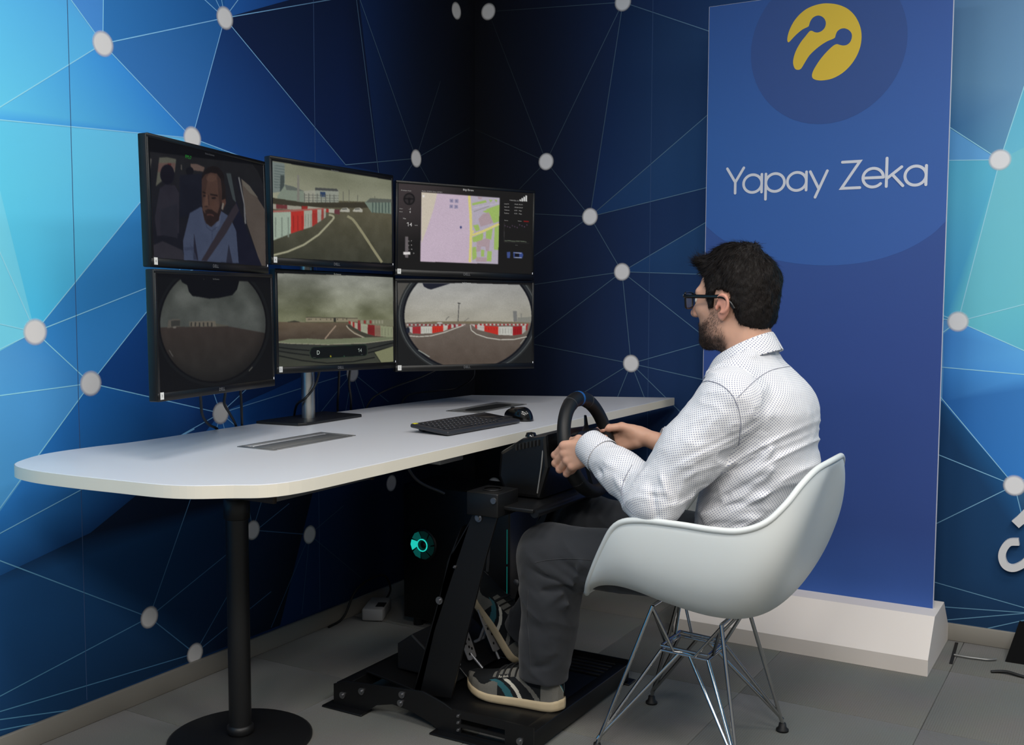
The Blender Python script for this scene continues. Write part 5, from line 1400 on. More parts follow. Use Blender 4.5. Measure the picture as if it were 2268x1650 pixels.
g = MB(); g.box((0, 0, .024), (.075, .15, .044), T=PXX, bev=.006); g.build('body', mat('pale_plastic', (150, 150, 150), .5), ps)
g = MB(); g.box((.02, -.02, .0465), (.03, .05, .002), T=PXX); g.build('socket', mat('black_gap', (14, 14, 14), .7), ps)
g = MB(); g.tube(catmull([(-2.345, 3.075, .020), (-2.35, 3.12, .06), (-2.335, 3.05, .13), (-2.345, 2.92, .11), (-2.36, 2.86, .020), (-2.36, 2.78, .006)], 8), .004, 8)
tag(g.build('power_cable', m_cab), 'black power cable looping over the pale power block', 'cable')
for k, pts in enumerate(([(-1.62, 2.78, ZD - TH - .045), (-1.60, 2.74, .60), (-1.66, 2.72, .50), (-1.70, 2.75, .30)], [(-1.86, 2.62, ZD - TH - .02), (-1.90, 2.60, .66), (-1.90, 2.66, .58), (-1.88, 2.78, .52)])):
    g = MB(); g.tube(catmull([V(*p) for p in pts], 8), .0045, 8)
    tag(g.build('desk_cable', mat('grey_cable', (78, 78, 80), .5)), ['grey cable hanging below the desk by the wheel base', 'grey cable hanging below the desk over the cyan fan'][k], 'cable')
# ================================================================== THE MAN
# implicit surfaces: distance functions on numpy points, meshed with surface nets
def sd_cap(p, a, b, ra, rb):
    a = np.asarray(a, np.float32); b = np.asarray(b, np.float32); ba = b - a
    t = np.clip(((p - a) @ ba) / max(1e-9, float(ba @ ba)), 0, 1)
    return np.linalg.norm(p - a - t[:, None] * ba, axis=1) - (ra + (rb - ra) * t)
def sd_ell(p, c, r, R=None):
    q = p - np.asarray(c, np.float32)
    if R is not None: q = q @ R
    r = np.asarray(r, np.float32)
    k0 = np.linalg.norm(q / r, axis=1); k1 = np.linalg.norm(q / (r * r), axis=1) + 1e-9
    return k0 * (k0 - 1) / k1
def sd_rbox(p, c, A, half, rad):
    q = np.abs((p - np.asarray(c, np.float32)) @ np.asarray(A, np.float32).T) - np.asarray(half, np.float32)
    return np.linalg.norm(np.maximum(q, 0), axis=1) + np.minimum(q.max(axis=1), 0) - rad
def smin(a, b, k):
    h = np.clip(.5 + .5 * (b - a) / k, 0, 1)
    return b + (a - b) * h - k * h * (1 - h)
def smax(a, b, k): return -smin(-a, -b, k)
def sstep(a, b, x): t = np.clip((x - a) / (b - a), 0, 1); return t * t * (3 - 2 * t)
def folds(p, FL):
    d = np.zeros(len(p), np.float32)
    for a, b, amp, w in FL:
        a = np.asarray(a, np.float32); b = np.asarray(b, np.float32); ba = b - a
        t = np.clip(((p - a) @ ba) / max(1e-9, float(ba @ ba)), 0, 1)
        r2 = ((p - a - t[:, None] * ba) ** 2).sum(1)
        d += amp * np.exp(-r2 / (w * w)) * np.sin(np.clip(t, .06, .94) * pi) ** .5
    return d
_G3 = np.random.RandomState(11).rand(32, 32, 32).astype(np.float32)
def noise3(p, f):
    x = p * f; i = np.floor(x).astype(int); u = (x - i); u = u * u * (3 - 2 * u); i %= 32; j = (i + 1) % 32
    g = lambda a, b, c: _G3[a, b, c]
    x0, y0, z0 = i.T; x1, y1, z1 = j.T; ux, uy, uz = u.T
    c00 = g(x0, y0, z0) * (1 - ux) + g(x1, y0, z0) * ux; c10 = g(x0, y1, z0) * (1 - ux) + g(x1, y1, z0) * ux
    c01 = g(x0, y0, z1) * (1 - ux) + g(x1, y0, z1) * ux; c11 = g(x0, y1, z1) * (1 - ux) + g(x1, y1, z1) * ux
    return (c00 * (1 - uy) + c10 * uy) * (1 - uz) + (c01 * (1 - uy) + c11 * uy) * uz - .5
def sdf_mesh(fn, lo, hi, h):
    lo = np.asarray(lo, np.float32); hi = np.asarray(hi, np.float32); B = 8
    nb = np.ceil((hi - lo) / (h * B)).astype(int); n = nb * B + 1
    F = np.full(tuple(n), 1.0, np.float32)
    bi = np.stack(np.meshgrid(*[np.arange(k) for k in nb], indexing='ij'), -1).reshape(-1, 3)
    cen = lo + (bi + .5) * (B * h)
    dc = fn(cen.astype(np.float32))
    for b, s in zip(bi[dc < 0], dc[dc < 0]): F[b[0] * B:b[0] * B + B + 1, b[1] * B:b[1] * B + B + 1, b[2] * B:b[2] * B + B + 1] = -1
    act = bi[np.abs(dc) < B * h * 1.35]
    off = np.stack(np.meshgrid(*[np.arange(B + 1)] * 3, indexing='ij'), -1).reshape(-1, 3)
    for k in range(0, len(act), 250):
        blk = act[k:k + 250]
        idx = (blk[:, None, :] * B + off[None]).reshape(-1, 3)
        d = fn((lo + idx * h).astype(np.float32))
        F[idx[:, 0], idx[:, 1], idx[:, 2]] = d
    S = F < 0
    c = [S[a:S.shape[0] - 1 + a, b:S.shape[1] - 1 + b, d:S.shape[2] - 1 + d] for a in (0, 1) for b in (0, 1) for d in (0, 1)]
    anyc = c[0].copy(); allc = c[0].copy()
    for q in c[1:]: anyc |= q; allc &= q
    cells = np.argwhere(anyc & ~allc)
    vid = np.full(tuple(np.array(S.shape) - 1), -1, np.int64); vid[tuple(cells.T)] = np.arange(len(cells))
    acc = np.zeros((len(cells), 3)); cnt = np.zeros(len(cells))
    corners = [(a, b, d) for a in (0, 1) for b in (0, 1) for d in (0, 1)]
    for i in range(8):
        for j in range(i + 1, 8):
            A, Bc = np.array(corners[i]), np.array(corners[j])
            if np.abs(A - Bc).sum() != 1: continue
            fa = F[tuple((cells + A).T)]; fb = F[tuple((cells + Bc).T)]
            m = (fa < 0) != (fb < 0)
            t = (fa[m] / (fa[m] - fb[m]))[:, None]
            acc[m] += cells[m] + A + t * (Bc - A); cnt[m] += 1
    verts = lo + acc / cnt[:, None] * h
    quads = []
    for ax in range(3):
        o = [0, 0, 0]; o[ax] = 1
        s0 = S[:S.shape[0] - o[0], :S.shape[1] - o[1], :S.shape[2] - o[2]]; s1 = S[o[0]:, o[1]:, o[2]:]
        E = np.argwhere(s0 != s1)
        b, d = [(1, 2), (2, 0), (0, 1)][ax]
        E = E[(E[:, b] > 0) & (E[:, d] > 0) & (E[:, b] < S.shape[b] - 1) & (E[:, d] < S.shape[d] - 1)]
        eb = np.zeros(3, int); eb[b] = 1; ed = np.zeros(3, int); ed[d] = 1
        q = np.stack([vid[tuple((E - eb - ed).T)], vid[tuple((E - ed).T)], vid[tuple(E.T)], vid[tuple((E - eb).T)]], 1)
        flip = ~s0[tuple(E.T)]
        q[flip] = q[flip][:, ::-1]
        quads.append(q[(q >= 0).all(1)])
    Q = np.concatenate(quads)
    return verts, Q
def relax(v, Q, it=2, k=.5):
    for _ in range(it):
        s = np.zeros_like(v); c = np.zeros(len(v))
        for a, b in ((0, 1), (1, 2), (2, 3), (3, 0)):
            np.add.at(s, Q[:, a], v[Q[:, b]]); np.add.at(s, Q[:, b], v[Q[:, a]]); np.add.at(c, Q[:, a], 1); np.add.at(c, Q[:, b], 1)
        v = v * (1 - k) + k * s / np.maximum(c, 1)[:, None]
    return v
def np_mesh(name, v, Q, m, parent, cols=None):
    me = bpy.data.meshes.new(name)
    me.vertices.add(len(v)); me.vertices.foreach_set('co', np.asarray(v, np.float32).ravel())
    k = Q.shape[1]
    me.loops.add(Q.size); me.loops.foreach_set('vertex_index', Q.astype(np.int32).ravel())
    me.polygons.add(len(Q)); me.polygons.foreach_set('loop_start', (np.arange(len(Q)) * k).astype(np.int32))
    me.polygons.foreach_set('use_smooth', np.ones(len(Q), bool))
    me.materials.append(m)
    if cols is not None:
        ca = me.color_attributes.new('Col', 'FLOAT_COLOR', 'POINT'); ca.data.foreach_set('color', np.asarray(cols, np.float32).ravel())
    me.update(calc_edges=True); me.validate()
    return link(name, me, parent)

man = thing('person', 'seated man in white dotted shirt, grey trousers and black glasses holding the wheel', 'person', (-.95, YC, 0))

# ---- joints (world, metres). The man faces -X; his left side is towards -Y
SHL, ELL, WRL = V(-.812, 2.386, .902), V(-.962, 2.300, .672), V(-1.178, 2.392, .770)
SHR, ELR, WRR = V(-.812, 2.718, .902), V(-.985, 2.800, .690), V(-1.176, 2.712, .772)
HPL, KNL, ANL = V(-.84, 2.455, .490), V(-1.308, 2.428, .472), V(-1.326, 2.428, .172)
HPR, KNR, ANR = V(-.84, 2.650, .490), V(-1.318, 2.676, .505), V(-1.505, 2.660, .190)
HC = V(-.857, 2.552, 1.143)
hy = radians(8); hp = radians(2)
HF = V(-cos(hy) * cos(hp), sin(hy) * cos(hp), -sin(hp)); HL = nrm(np.cross((0, 0, 1), HF)); HU = np.cross(HF, HL)
if HL[1] > 0: HL = -HL
HU = nrm(np.cross(HL, HF)); HU = HU if HU[2] > 0 else -HU
HA = np.array([HF, HL, HU], np.float32)
def hw(f, l, u): return HC + HF * f + HL * l + HU * u

def head_sdf(p):
    q = (p - HC.astype(np.float32)) @ HA.T            # f, l, u
    qs = q.copy(); qs[:, 1] = np.abs(qs[:, 1])         # symmetric
    d = sd_ell(q, (-.014, 0, .034), (.096, .0755, .086))
    d = smin(d, sd_ell(q, (.030, 0, -.020), (.062, .064, .094)), .035)
    d = smin(d, sd_ell(q, (.040, 0, -.078), (.050, .056, .042)), .030)
    d = smin(d, sd_ell(qs, (.012, .046, -.070), (.030, .018, .030)), .025)    # jaw angle
    d = smin(d, sd_ell(q, (.078, 0, -.103), (.020, .022, .018)), .022)        # chin
    d = smin(d, sd_cap(qs, (.088, .010, .024), (.076, .046, .022), .011, .010), .014)   # brow
    d = smin(d, sd_ell(qs, (.066, .043, -.018), (.022, .020, .020)), .022)    # cheekbone
    d = smax(d, -sd_ell(qs, (.098, .033, .002), (.014, .017, .012)), .012)    # eye socket
    n = sd_cap(q, (.088, 0, .014), (.114, 0, -.030), .0075, .0115)
    n = smin(n, sd_ell(qs, (.104, .0115, -.034), (.0095, .0075, .0080)), .006)
    d = smin(d, n, .010)
    d = smin(d, sd_cap(qs, (.096, .0, -.060), (.088, .020, -.062), .0078, .0050), .006)
    d = smin(d, sd_cap(qs, (.095, .0, -.071), (.087, .018, -.070), .0080, .0050), .006)
    d = smax(d, -sd_cap(qs, (.106, 0, -.0655), (.092, .024, -.066), .0030, .0022), .004)
    d = smax(d, -sd_ell(q, (.103, 0, -.088), (.010, .020, .006)), .010)
    # ears
    e = sd_ell(qs, (-.006, .0785, -.014), (.0175, .0075, .0280))
    e = smin(e, sd_ell(qs, (.001, .0755, -.040), (.0100, .0070, .0110)), .008)
    rim_ = np.abs(np.linalg.norm((qs[:, [0, 2]] - np.array((-.007, -.009), np.float32)) / np.array((.0175, .0232), np.float32), axis=1) - .86) * .019
    rim_d = np.maximum(np.sqrt(rim_ ** 2 + (qs[:, 1] - .0865) ** 2) - .0042, -(qs[:, 2] + .036))
    e = smin(e, rim_d, .004)
    e = smax(e, -sd_ell(qs, (.000, .0905, -.010), (.0115, .0090, .0180)), .005)
    e = smax(e, -sd_ell(qs, (.0065, .0840, -.022), (.0065, .0110, .0085)), .004)
    e = smin(e, sd_ell(qs, (.0125, .0790, -.019), (.0045, .0050, .0070)), .004)
    d = smin(d, e, .006)
    return d
def hand_prims(sgn):
    """right hand when sgn=+1, mirrored about y=YC for the left; returns palm, finger and thumb primitives in world space"""
    def mir(q): q = np.array(q, float); return V(q[0], YC + sgn * (q[1] - YC), q[2])
    Rp = WC + wy * WR
    t0 = nrm(wu); d0 = nrm(V(-1, 0.02, 0) - t0 * np.dot(V(-1, 0.02, 0), t0)); n = np.cross(d0, t0); n = n if n[1] > 0 else -n
    if sgn > 0:
        tl = radians(-4); d = d0 * cos(tl) - t0 * sin(tl); t = t0 * cos(tl) + d0 * sin(tl)
        o = Rp + n * .0345 - d * .090 - t * .004
        spec = ((.0285, .084, (.043, .026, .021), .0090, (34, 112, 168)), (.0100, .088, (.046, .029, .022), .0093, (42, 122, 176)),
                (-.0090, .086, (.043, .027, .022), .0089, (50, 128, 182)), (-.0270, .078, (.034, .021, .019), .0080, (56, 132, 186)))
    else:
        tl = radians(5); d = d0 * cos(tl) - t0 * sin(tl); t = t0 * cos(tl) + d0 * sin(tl)
        o = Rp + n * .0350 - d * .098 - t0 * .016
        spec = ((.0290, .080, (.043, .026, .021), .0093, (16, 98, 168)), (.0100, .084, (.046, .029, .022), .0096, (18, 102, 172)),
                (-.0092, .082, (.043, .027, .022), .0092, (22, 106, 176)), (-.0275, .074, (.035, .022, .019), .0083, (28, 112, 180)))
    prim = []
    for off, base, ls, r, bends in spec:                                  # the back of the hand: four metacarpals
        prim.append(('cap', o + t * off * .50 + d * .006, o + d * (base - .006) + t * off * .96 + n * .001, .0150, .0118))
        prim.append(('cap', o + t * off * .55 + d * .012 - n * .010, o + d * (base - .014) + t * off * .90 - n * .010, .0120, .0100))
    prim.append(('cap', o - d * .006, o + d * .016, .0222, .0235))
    prim.append(('cap', o + d * .014 + t * .012 - n * .010, o + d * .048 + t * .024 - n * .014, .0165, .0140))   # ball of the thumb
    prim.append(('cap', o + d * .016 - t * .016 - n * .008, o + d * .055 - t * .024 - n * .008, .0140, .0115))
    F = []; ft = radians(26 if sgn < 0 else 0); df = d * cos(ft) - t * sin(ft)
    for off, base, ls, r, bends in spec:
        p0 = o + d * (base - .016) + t * off * .95; p1 = o + d * base + t * off + n * .0015
        ch = [p0, p1]; q = p1
        for L_, a in zip(ls, bends):
            q = q + L_ * (df * cos(radians(a)) - n * sin(radians(a))) + t * off * .03; ch.append(q)
        F.append((ch, (r * 1.10, r * 1.12, r * 1.0, r * .93, r * .80)))
    th = [o + d * .020 + t * .022 - n * .012, o + d * .046 + t * .033 - n * .024, o + d * .078 + t * .0345 - n * .043, o + d * .106 + t * .034 - n * .0475]
    F.append((th, (.0140, .0122, .0105, .0086)))
    out = [('cap', mir(pr[1]), mir(pr[2]), pr[3], pr[4]) for pr in prim]
    FF = [([mir(q) for q in ch], rr_) for ch, rr_ in F]
    return out, FF, mir(o)
HANDS = {s: hand_prims(s) for s in (-1, 1)}
def hand_sdf(p, s):
    pr, FF, o = HANDS[s]
    d = None
    for q in pr:
        e = sd_cap(p, q[1], q[2], q[3], q[4])
        d = e if d is None else smin(d, e, .010)
    g = None
    for ch, rr_ in FF:
        f = None
        for i in range(len(ch) - 1):
            e = sd_cap(p, ch[i], ch[i + 1], rr_[i], rr_[i + 1])
            f = e if f is None else smin(f, e, .0030)
        for i in range(1, len(ch) - 1):       # knuckles
            f = smin(f, np.linalg.norm(p - ch[i].astype(np.float32), axis=1) - rr_[i] * 1.07, .004)
        g = f if g is None else smin(g, f, .0012)
    return smin(d, g, .0060)
NKB = V(-.822, YC, .985)
def core_sdf(p):
    d = sd_cap(p, hw(-.028, 0, -.055), NKB, .056, .064)
    d = smin(d, sd_ell(p, (-.805, YC, .86), (.085, .150, .12)), .05)
    d = smin(d, sd_ell(p, (-.79, YC, .66), (.085, .13, .16)), .05)
    for S_, E_, sg in ((SHL, ELL, -1), (SHR, ELR, 1)):
        o = HANDS[sg][2]
        d = smin(d, sd_cap(p, S_, E_, .050, .042), .03)
        d = smin(d, sd_cap(p, E_, o, .042, .0225), .02)
    return d
def boxmask(p, lo, hi): return ((p > np.asarray(lo, np.float32)) & (p < np.asarray(hi, np.float32))).all(1)
HB = (HC - .19, HC + .19)
def body_sdf(p):
    d = core_sdf(p)
    m = boxmask(p, HC - .20, HC + .20)
    if m.any():
        d[m] = smin(d[m], head_sdf(p[m]), .022)
    for s in (-1, 1):
        o = HANDS[s][2]; m = boxmask(p, o - V(.20, .13, .13), o + V(.08, .13, .13))
        if m.any(): d[m] = smin(d[m], hand_sdf(p[m], s), .006)
    return d
bv, bq = sdf_mesh(body_sdf, (-1.345, 2.22, .50), (-.66, 2.88, 1.285), .0027)
bv = relax(bv, bq, 1, .35)
q = (bv - HC) @ HA.T.astype(float)
SK = np.array(lin((206, 160, 136))); RED_ = np.array(lin((210, 140, 122))); BRD = np.array(lin((46, 36, 31))); 
colr = np.tile(SK, (len(bv), 1))
inhead = (np.abs(q) < .16).all(1) & (q[:, 2] > -.14)
f_, l_2, u_2 = q[:, 0], np.abs(q[:, 1]), q[:, 2]
earm = sstep(.074, .080, l_2) * sstep(-.05, -.044, u_2) * (np.abs(f_ + .003) < .03) * inhead
colr = colr * (1 - .6 * earm[:, None]) + RED_ * .6 * earm[:, None]
nosem = np.exp(-(((f_ - .112) / .02) ** 2 + (l_2 / .018) ** 2 + ((u_2 + .03) / .02) ** 2)) * inhead
colr = colr * (1 - .4 * nosem[:, None]) + RED_ * .4 * nosem[:, None]
# beard: cheeks below a line from the ear to the mouth, chin, jaw and upper lip
line_u = np.interp(f_, [.005, .02, .042, .07, .09], [.020, .004, -.032, -.050, -.047])
bm_ = sstep(.008, -.020, u_2 - line_u) * sstep(.004, .026, f_ + .25 * np.clip(-.03 - u_2, 0, .06)) * sstep(-.150, -.128, u_2)
lips = ((f_ > .086) & (np.abs(u_2 + .0655) < .009) & (l_2 < .021))
bm_ = bm_ * inhead * (1 - lips) * (1 - .6 * ((f_ > .09) & (u_2 > -.045)))
bm_ = bm_ * (.72 + .5 * noise3((q * 1.0).astype(np.float32), 120))
dens = .52 + .48 * np.maximum(sstep(.03, .075, f_), sstep(-.07, -.10, u_2))
bm_ = np.clip(bm_ * dens, 0, .93)
colr = colr * (1 - bm_[:, None]) + BRD * bm_[:, None]
colr[lips & inhead] = lin((168, 98, 88))
brow_m = ((np.abs(u_2 - .022) < .0045) & (l_2 > .010) & (l_2 < .046) & (f_ > .06)) & inhead
colr[brow_m] = lin((40, 30, 27))
# knuckles and finger ends a little redder
for s in (-1, 1):
    pr, FF, o = HANDS[s]
    for ch, rr_ in FF:
        for i in list(range(1, len(ch))):
            w_ = np.exp(-((bv - ch[i]) ** 2).sum(1) / (.010 ** 2))[:, None] * .45
            colr = colr * (1 - w_) + RED_ * w_
colr = np.clip(colr * (1 + .10 * noise3(bv.astype(np.float32), 90)[:, None]), 0, 1)
def skin_mat():
    m = attr_mat('skin', rough=.5, spec=.4, bump=(700, .12, .0006))
    b = m.node_tree.nodes['Principled BSDF']
    b.inputs['Subsurface Weight'].default_value = .12
    b.inputs['Subsurface Radius'].default_value = (.012, .005, .003)
    b.inputs['Subsurface Scale'].default_value = .6
    return m
body = np_mesh('body', bv, bq, skin_mat(), man, np.concatenate([colr, np.ones((len(bv), 1))], 1))
# finger nails (thumb of the right hand shows)
for s in (-1, 1):
    pr, FF, o = HANDS[s]; ch, rr_ = FF[-1]
    d = nrm(ch[-1] - ch[-2]); up = nrm(V(0, 0, 1) * .35 + V(.3, -1, 0) * (1 if s > 0 else -1)); up = nrm(up - d * np.dot(up, d)); sd = np.cross(d, up)
    P = []
    for i in range(7):
        row = []
        for j in range(7):
            a = (i / 6 - .5) * .013; b = (j / 6 - .5) * .0105
            if abs(a) > .004: b *= .82
            c = ch[-1] + d * (a + .0005) + sd * b + up * (sqrt(max(0, (.0093) ** 2 - b * b)) + .0002 - .12 * max(0, a))
            row.append(c)
        P.append(row)
    g = MB(); g.grid(P); g.build('thumb_nail', mat('nail', (226, 184, 168), .3), man)

# ---- eyes and glasses
for s in (-1, 1):
    g = MB(); c = hw(.082, s * .033, .001)
    g.lathe([(.0125 * sin(pi * i / 14), -.0125 * cos(pi * i / 14)) for i in range(15)], 20, Matrix.Translation(Vector(c))); g.build('eye', mat('eye_white', (222, 214, 206), .25), man)
gl = thing('eyeglasses', 'black rectangular glasses worn by the seated man', 'glasses', tuple(hw(.10, 0, 0)))
m_fr = mat('black_acetate', (12, 12, 14), .25)
for s in (-1, 1):
    ring = []
    for a, b in ((-.0255, .019), (.0, .0205), (.0255, .019), (.0268, .012), (.0255, -.010), (.020, -.0175), (.0, -.0195), (-.020, -.0175), (-.0245, -.010), (-.0262, .012)):
        l = s * (.0335 + a); f = .1165 - .28 * max(0, abs(l) - .030)
        ring.append(hw(f, l, b + .001))
    ring = catmull(ring, 4, closed=True)
    g = MB(); g.tube(ring, .0026, 8, closed=True); g.build('rim', m_fr, gl)
    g = MB(); o_ = len(ring); cc_ = np.mean(ring, axis=0)
    g.add(ring + [cc_], [(i, (i + 1) % o_, o_) for i in range(o_)], smooth=True)
    g.build('lens', mat('lens_glass', (235, 240, 245), .05, alpha=.18, spec=.6), gl)
    pts = [hw(.108, s * .0615, .0125), hw(.100, s * .0740, .0115), hw(.060, s * .0800, .0100), hw(.020, s * .0835, .0085), hw(-.008, s * .0855, .0070), hw(-.024, s * .0830, -.006), hw(-.034, s * .0800, -.022)]
    g = MB(); g.tube(catmull(pts, 5), .0031, 8, flat=1.5, up=HU); g.build('temple', m_fr, gl)
    g = MB(); g.box(hw(.108, s * .0625, .0125), (.006, .006, .007), R=Matrix((HF, HL, HU)).transposed()); g.build('hinge', m_fr, gl)
    g = MB(); g.box(hw(.1085, s * .0665, .0135), (.0022, .0035, .005), R=Matrix((HF, HL, HU)).transposed()); g.build('hinge_badge', mat('satin_aluminium'), gl)
g = MB(); g.tube([hw(.1165, -.0085, .008), hw(.1195, 0, .010), hw(.1165, .0085, .008)], .0024, 8); g.build('bridge', m_fr, gl)

# ---- hair
def hair_sdf(p):
    q = (p - HC.astype(np.float32)) @ HA.T
    al = np.abs(q[:, 1])
    d = sd_ell(q, (-.014, 0, .036), (.101, .0830, .094))
    d = smin(d, sd_ell(q, (-.042, 0, -.030), (.060, .068, .060)), .03)            # back of the head to the nape
    d = smin(d, sd_ell(q, (.054, 0, .095), (.050, .056, .018)), .03)              # fringe swept forward and up
    d = smin(d, sd_ell(q, (-.01, .01, .118), (.050, .045, .018)), .03)
    d = smin(d, sd_ell(np.stack([q[:, 0], al, q[:, 2]], 1), (.030, .0700, .010), (.016, .0105, .034)), .012)   # sideburn
    # hairline
    g = np.interp(q[:, 0], [-.16, -.068, -.045, -.028, -.020, .018, .026, .038, .046, .056, .078, .13], [-.086, -.084, -.070, -.040, .018, .022, -.020, -.018, .010, .046, .064, .078]).astype(np.float32)
    d = smax(d, (g - q[:, 2]) * .8, .008)
    d += .006 * noise3(q.astype(np.float32) * np.array((1, 1, .6), np.float32), 60) + .004 * noise3(q.astype(np.float32), 140)
    return d
hv, hq = sdf_mesh(hair_sdf, HC - .165, HC + .165, .003)
hv = relax(hv, hq, 1, .4)
m_hair = mat('dark_brown_hair', (22, 17, 15), .65, spec=.25, noise=(160, .5), bump=(420, .6, .002))
np_mesh('hair', hv, hq, m_hair, man)
# strands over the cap and in the beard, joined as one part each
def strands(name, pts, nor, flow, length, width, m, seed, jit=.35, lift=.25):
    r = np.random.RandomState(seed); n = len(pts)
    tang = flow - (flow * nor).sum(1)[:, None] * nor
    tang /= np.linalg.norm(tang, axis=1)[:, None] + 1e-9
    tang += jit * r.randn(n, 3) * .5; 
    L_ = length * (.6 + .8 * r.rand(n))[:, None]
    side = np.cross(tang, nor); side /= np.linalg.norm(side, axis=1)[:, None] + 1e-9
    w = width * (.7 + .6 * r.rand(n))[:, None]
    p0 = pts - nor * .0015
    p1 = pts + tang * L_ * .5 + nor * lift * L_ * .45
    p2 = pts + tang * L_ + nor * lift * L_ * .55
    v = np.stack([p0 - side * w / 2, p0 + side * w / 2, p1 + side * w * .4, p1 - side * w * .4, p2 + side * w * .08, p2 - side * w * .08], 1).reshape(-1, 3)
    b = (np.arange(n) * 6)[:, None]
    Q = np.concatenate([b + np.array([0, 1, 2, 3]), b + np.array([3, 2, 4, 5])])
    o = np_mesh(name, v, Q, m, man); o['kind'] = 'stuff'; return o
def sample(v, Q, n, seed, wfun=None):
    r = np.random.RandomState(seed)
    c = v[Q].mean(1); nn = np.cross(v[Q[:, 2]] - v[Q[:, 0]], v[Q[:, 3]] - v[Q[:, 1]]); ar = np.linalg.norm(nn, axis=1); nn /= ar[:, None] + 1e-12
    w = ar * (wfun(c) if wfun else 1.0); w = w / w.sum()
    i = r.choice(len(Q), n, p=w)
    a = r.rand(n, 1); b = r.rand(n, 1); P_ = v[Q[i]]
    pt = (P_[:, 0] * (1 - a) + P_[:, 1] * a) * (1 - b) + (P_[:, 3] * (1 - a) + P_[:, 2] * a) * b
    return pt, nn[i]
pt, nn_ = sample(hv, hq, 15000, 21)
if ((pt - HC) * nn_).sum(1).mean() < 0: nn_ = -nn_
ql = (pt - HC) @ HA.T.astype(float)
fl_ = np.zeros_like(pt)
frontw = sstep(.02, .07, ql[:, 0]) * sstep(.05, .09, ql[:, 2])
fl_ += (HF * .9 + HU * .5)[None] * frontw[:, None]
crown = HC + HF * -.05 + HU * .12
away = pt - crown; away /= np.linalg.norm(away, axis=1)[:, None]
fl_ += (1 - frontw)[:, None] * (away * .8 - HU[None] * .55)
lenf = .008 + .009 * sstep(.03, .11, ql[:, 2]) + .008 * frontw
strands('hair_strands', pt, nn_, fl_, lenf[:, None], .0011, mat('dark_brown_hair_strand', (22, 17, 15), .65, spec=.15), 5, .4, .22)
def bw(c):
    k = (c - HC) @ HA.T.astype(float); f, l, u = k[:, 0], np.abs(k[:, 1]), k[:, 2]
    lu = np.interp(f, [.005, .02, .042, .07, .09], [.020, .004, -.032, -.050, -.047])
    return sstep(.0, -.02, u - lu) * (.25 + .75 * sstep(.03, .07, f)) * sstep(.006, .03, f + .25 * np.clip(-.03 - u, 0, .06)) * sstep(-.140, -.126, u) * (np.abs(k) < .15).all(1) * (1 - ((f > .086) & (np.abs(u + .0655) < .009) & (l < .021)))
pt, nn_ = sample(bv, bq, 9000, 23, bw)
if ((pt - HC) * nn_).sum(1).mean() < 0: nn_ = -nn_
fl_ = np.tile(-HU * .9 + HF * .35, (len(pt), 1))
strands('beard_strands', pt, nn_, fl_, np.full((len(pt), 1), .0062), .0005, mat('beard_hair', (44, 34, 30), .5, spec=.3), 6, .5, .35)

# ---- shirt
ST = np.array([  # z, cx, rx, ry
    (.40, -.845, .100, .160), (.46, -.840, .108, .166), (.55, -.826, .116, .166), (.65, -.806, .122, .168), (.75, -.776, .126, .170), (.82, -.782, .123, .176),
    (.88, -.788, .116, .178), (.93, -.803, .104, .168), (.97, -.820, .090, .138), (1.00, -.831, .080, .108), (1.03, -.838, .072, .083), (1.06, -.842, .064, .068)], np.float32)
def torso_sdf(p):
    z = p[:, 2]; cx = np.interp(z, ST[:, 0], ST[:, 1]); rx = np.interp(z, ST[:, 0], ST[:, 2]); ry = np.interp(z, ST[:, 0], ST[:, 3])
    k = ((np.abs(p[:, 0] - cx) / rx) ** 2.2 + (np.abs(p[:, 1] - YC) / ry) ** 2.2) ** (1 / 2.2)
    d = (k - 1) * np.minimum(rx, ry)
    return np.maximum(d, np.maximum(z - 1.035, .435 - z)).astype(np.float32)
def tp(px, py, off=-.165): return on_y(px, py, YC + off)
FL = []
for a, b_2, amp, w in (((1790, 935), (1600, 1090), .0055, .013), ((1800, 965), (1590, 1120), -.004, .013), ((1812, 990), (1560, 1140), .006, .014), ((1740, 1085), (1560, 1150), .0055, .012),
                       ((1790, 1040), (1620, 1100), -.005, .013), ((1760, 1020), (1630, 1060), .0055, .011), ((1700, 1115), (1545, 1120), -.005, .011), ((1680, 1150), (1530, 1135), .005, .011),
                       ((1752, 880), (1750, 925), .006, .014), ((1775, 895), (1765, 940), -.004, .012), ((1815, 940), (1765, 925), .006, .012), ((1735, 860), (1690, 960), .003, .016), ((1640, 890), (1650, 1000), .003, .016), ((1690, 1000), (1640, 1060), -.004, .012)):
    FL.append((tp(*a), tp(*b_2), amp, w))
FA = []
for a, b_2, amp, w, y in (((1450, 1030), (1490, 1120), .006, .010, 2.245), ((1470, 1020), (1530, 1100), -.005, .010, 2.24), ((1440, 1065), (1455, 1140), -.006, .009, 2.245), ((1425, 1040), (1400, 1110), .007, .009, 2.27),
                          ((1395, 1045), (1375, 1090), -.005, .009, 2.28), ((1310, 1035), (1380, 1070), -.006, .008, 2.31), ((1330, 1020), (1390, 1050), .004, .009, 2.30), ((1560, 900), (1500, 1020), .003, .014, 2.28),
                          ((1620, 900), (1560, 1040), -.003, .014, 2.28), ((1640, 950), (1580, 1060), .004, .012, 2.28), ((1420, 1085), (1470, 1090), .005, .008, 2.245), ((1360, 1060), (1400, 1100), .005, .008, 2.28)):
    FA.append((on_y(*a, y), on_y(*b_2, y), amp, w))
OL, OR_ = HANDS[-1][2], HANDS[1][2]
CUFF = {-1: .020, 1: -.050}
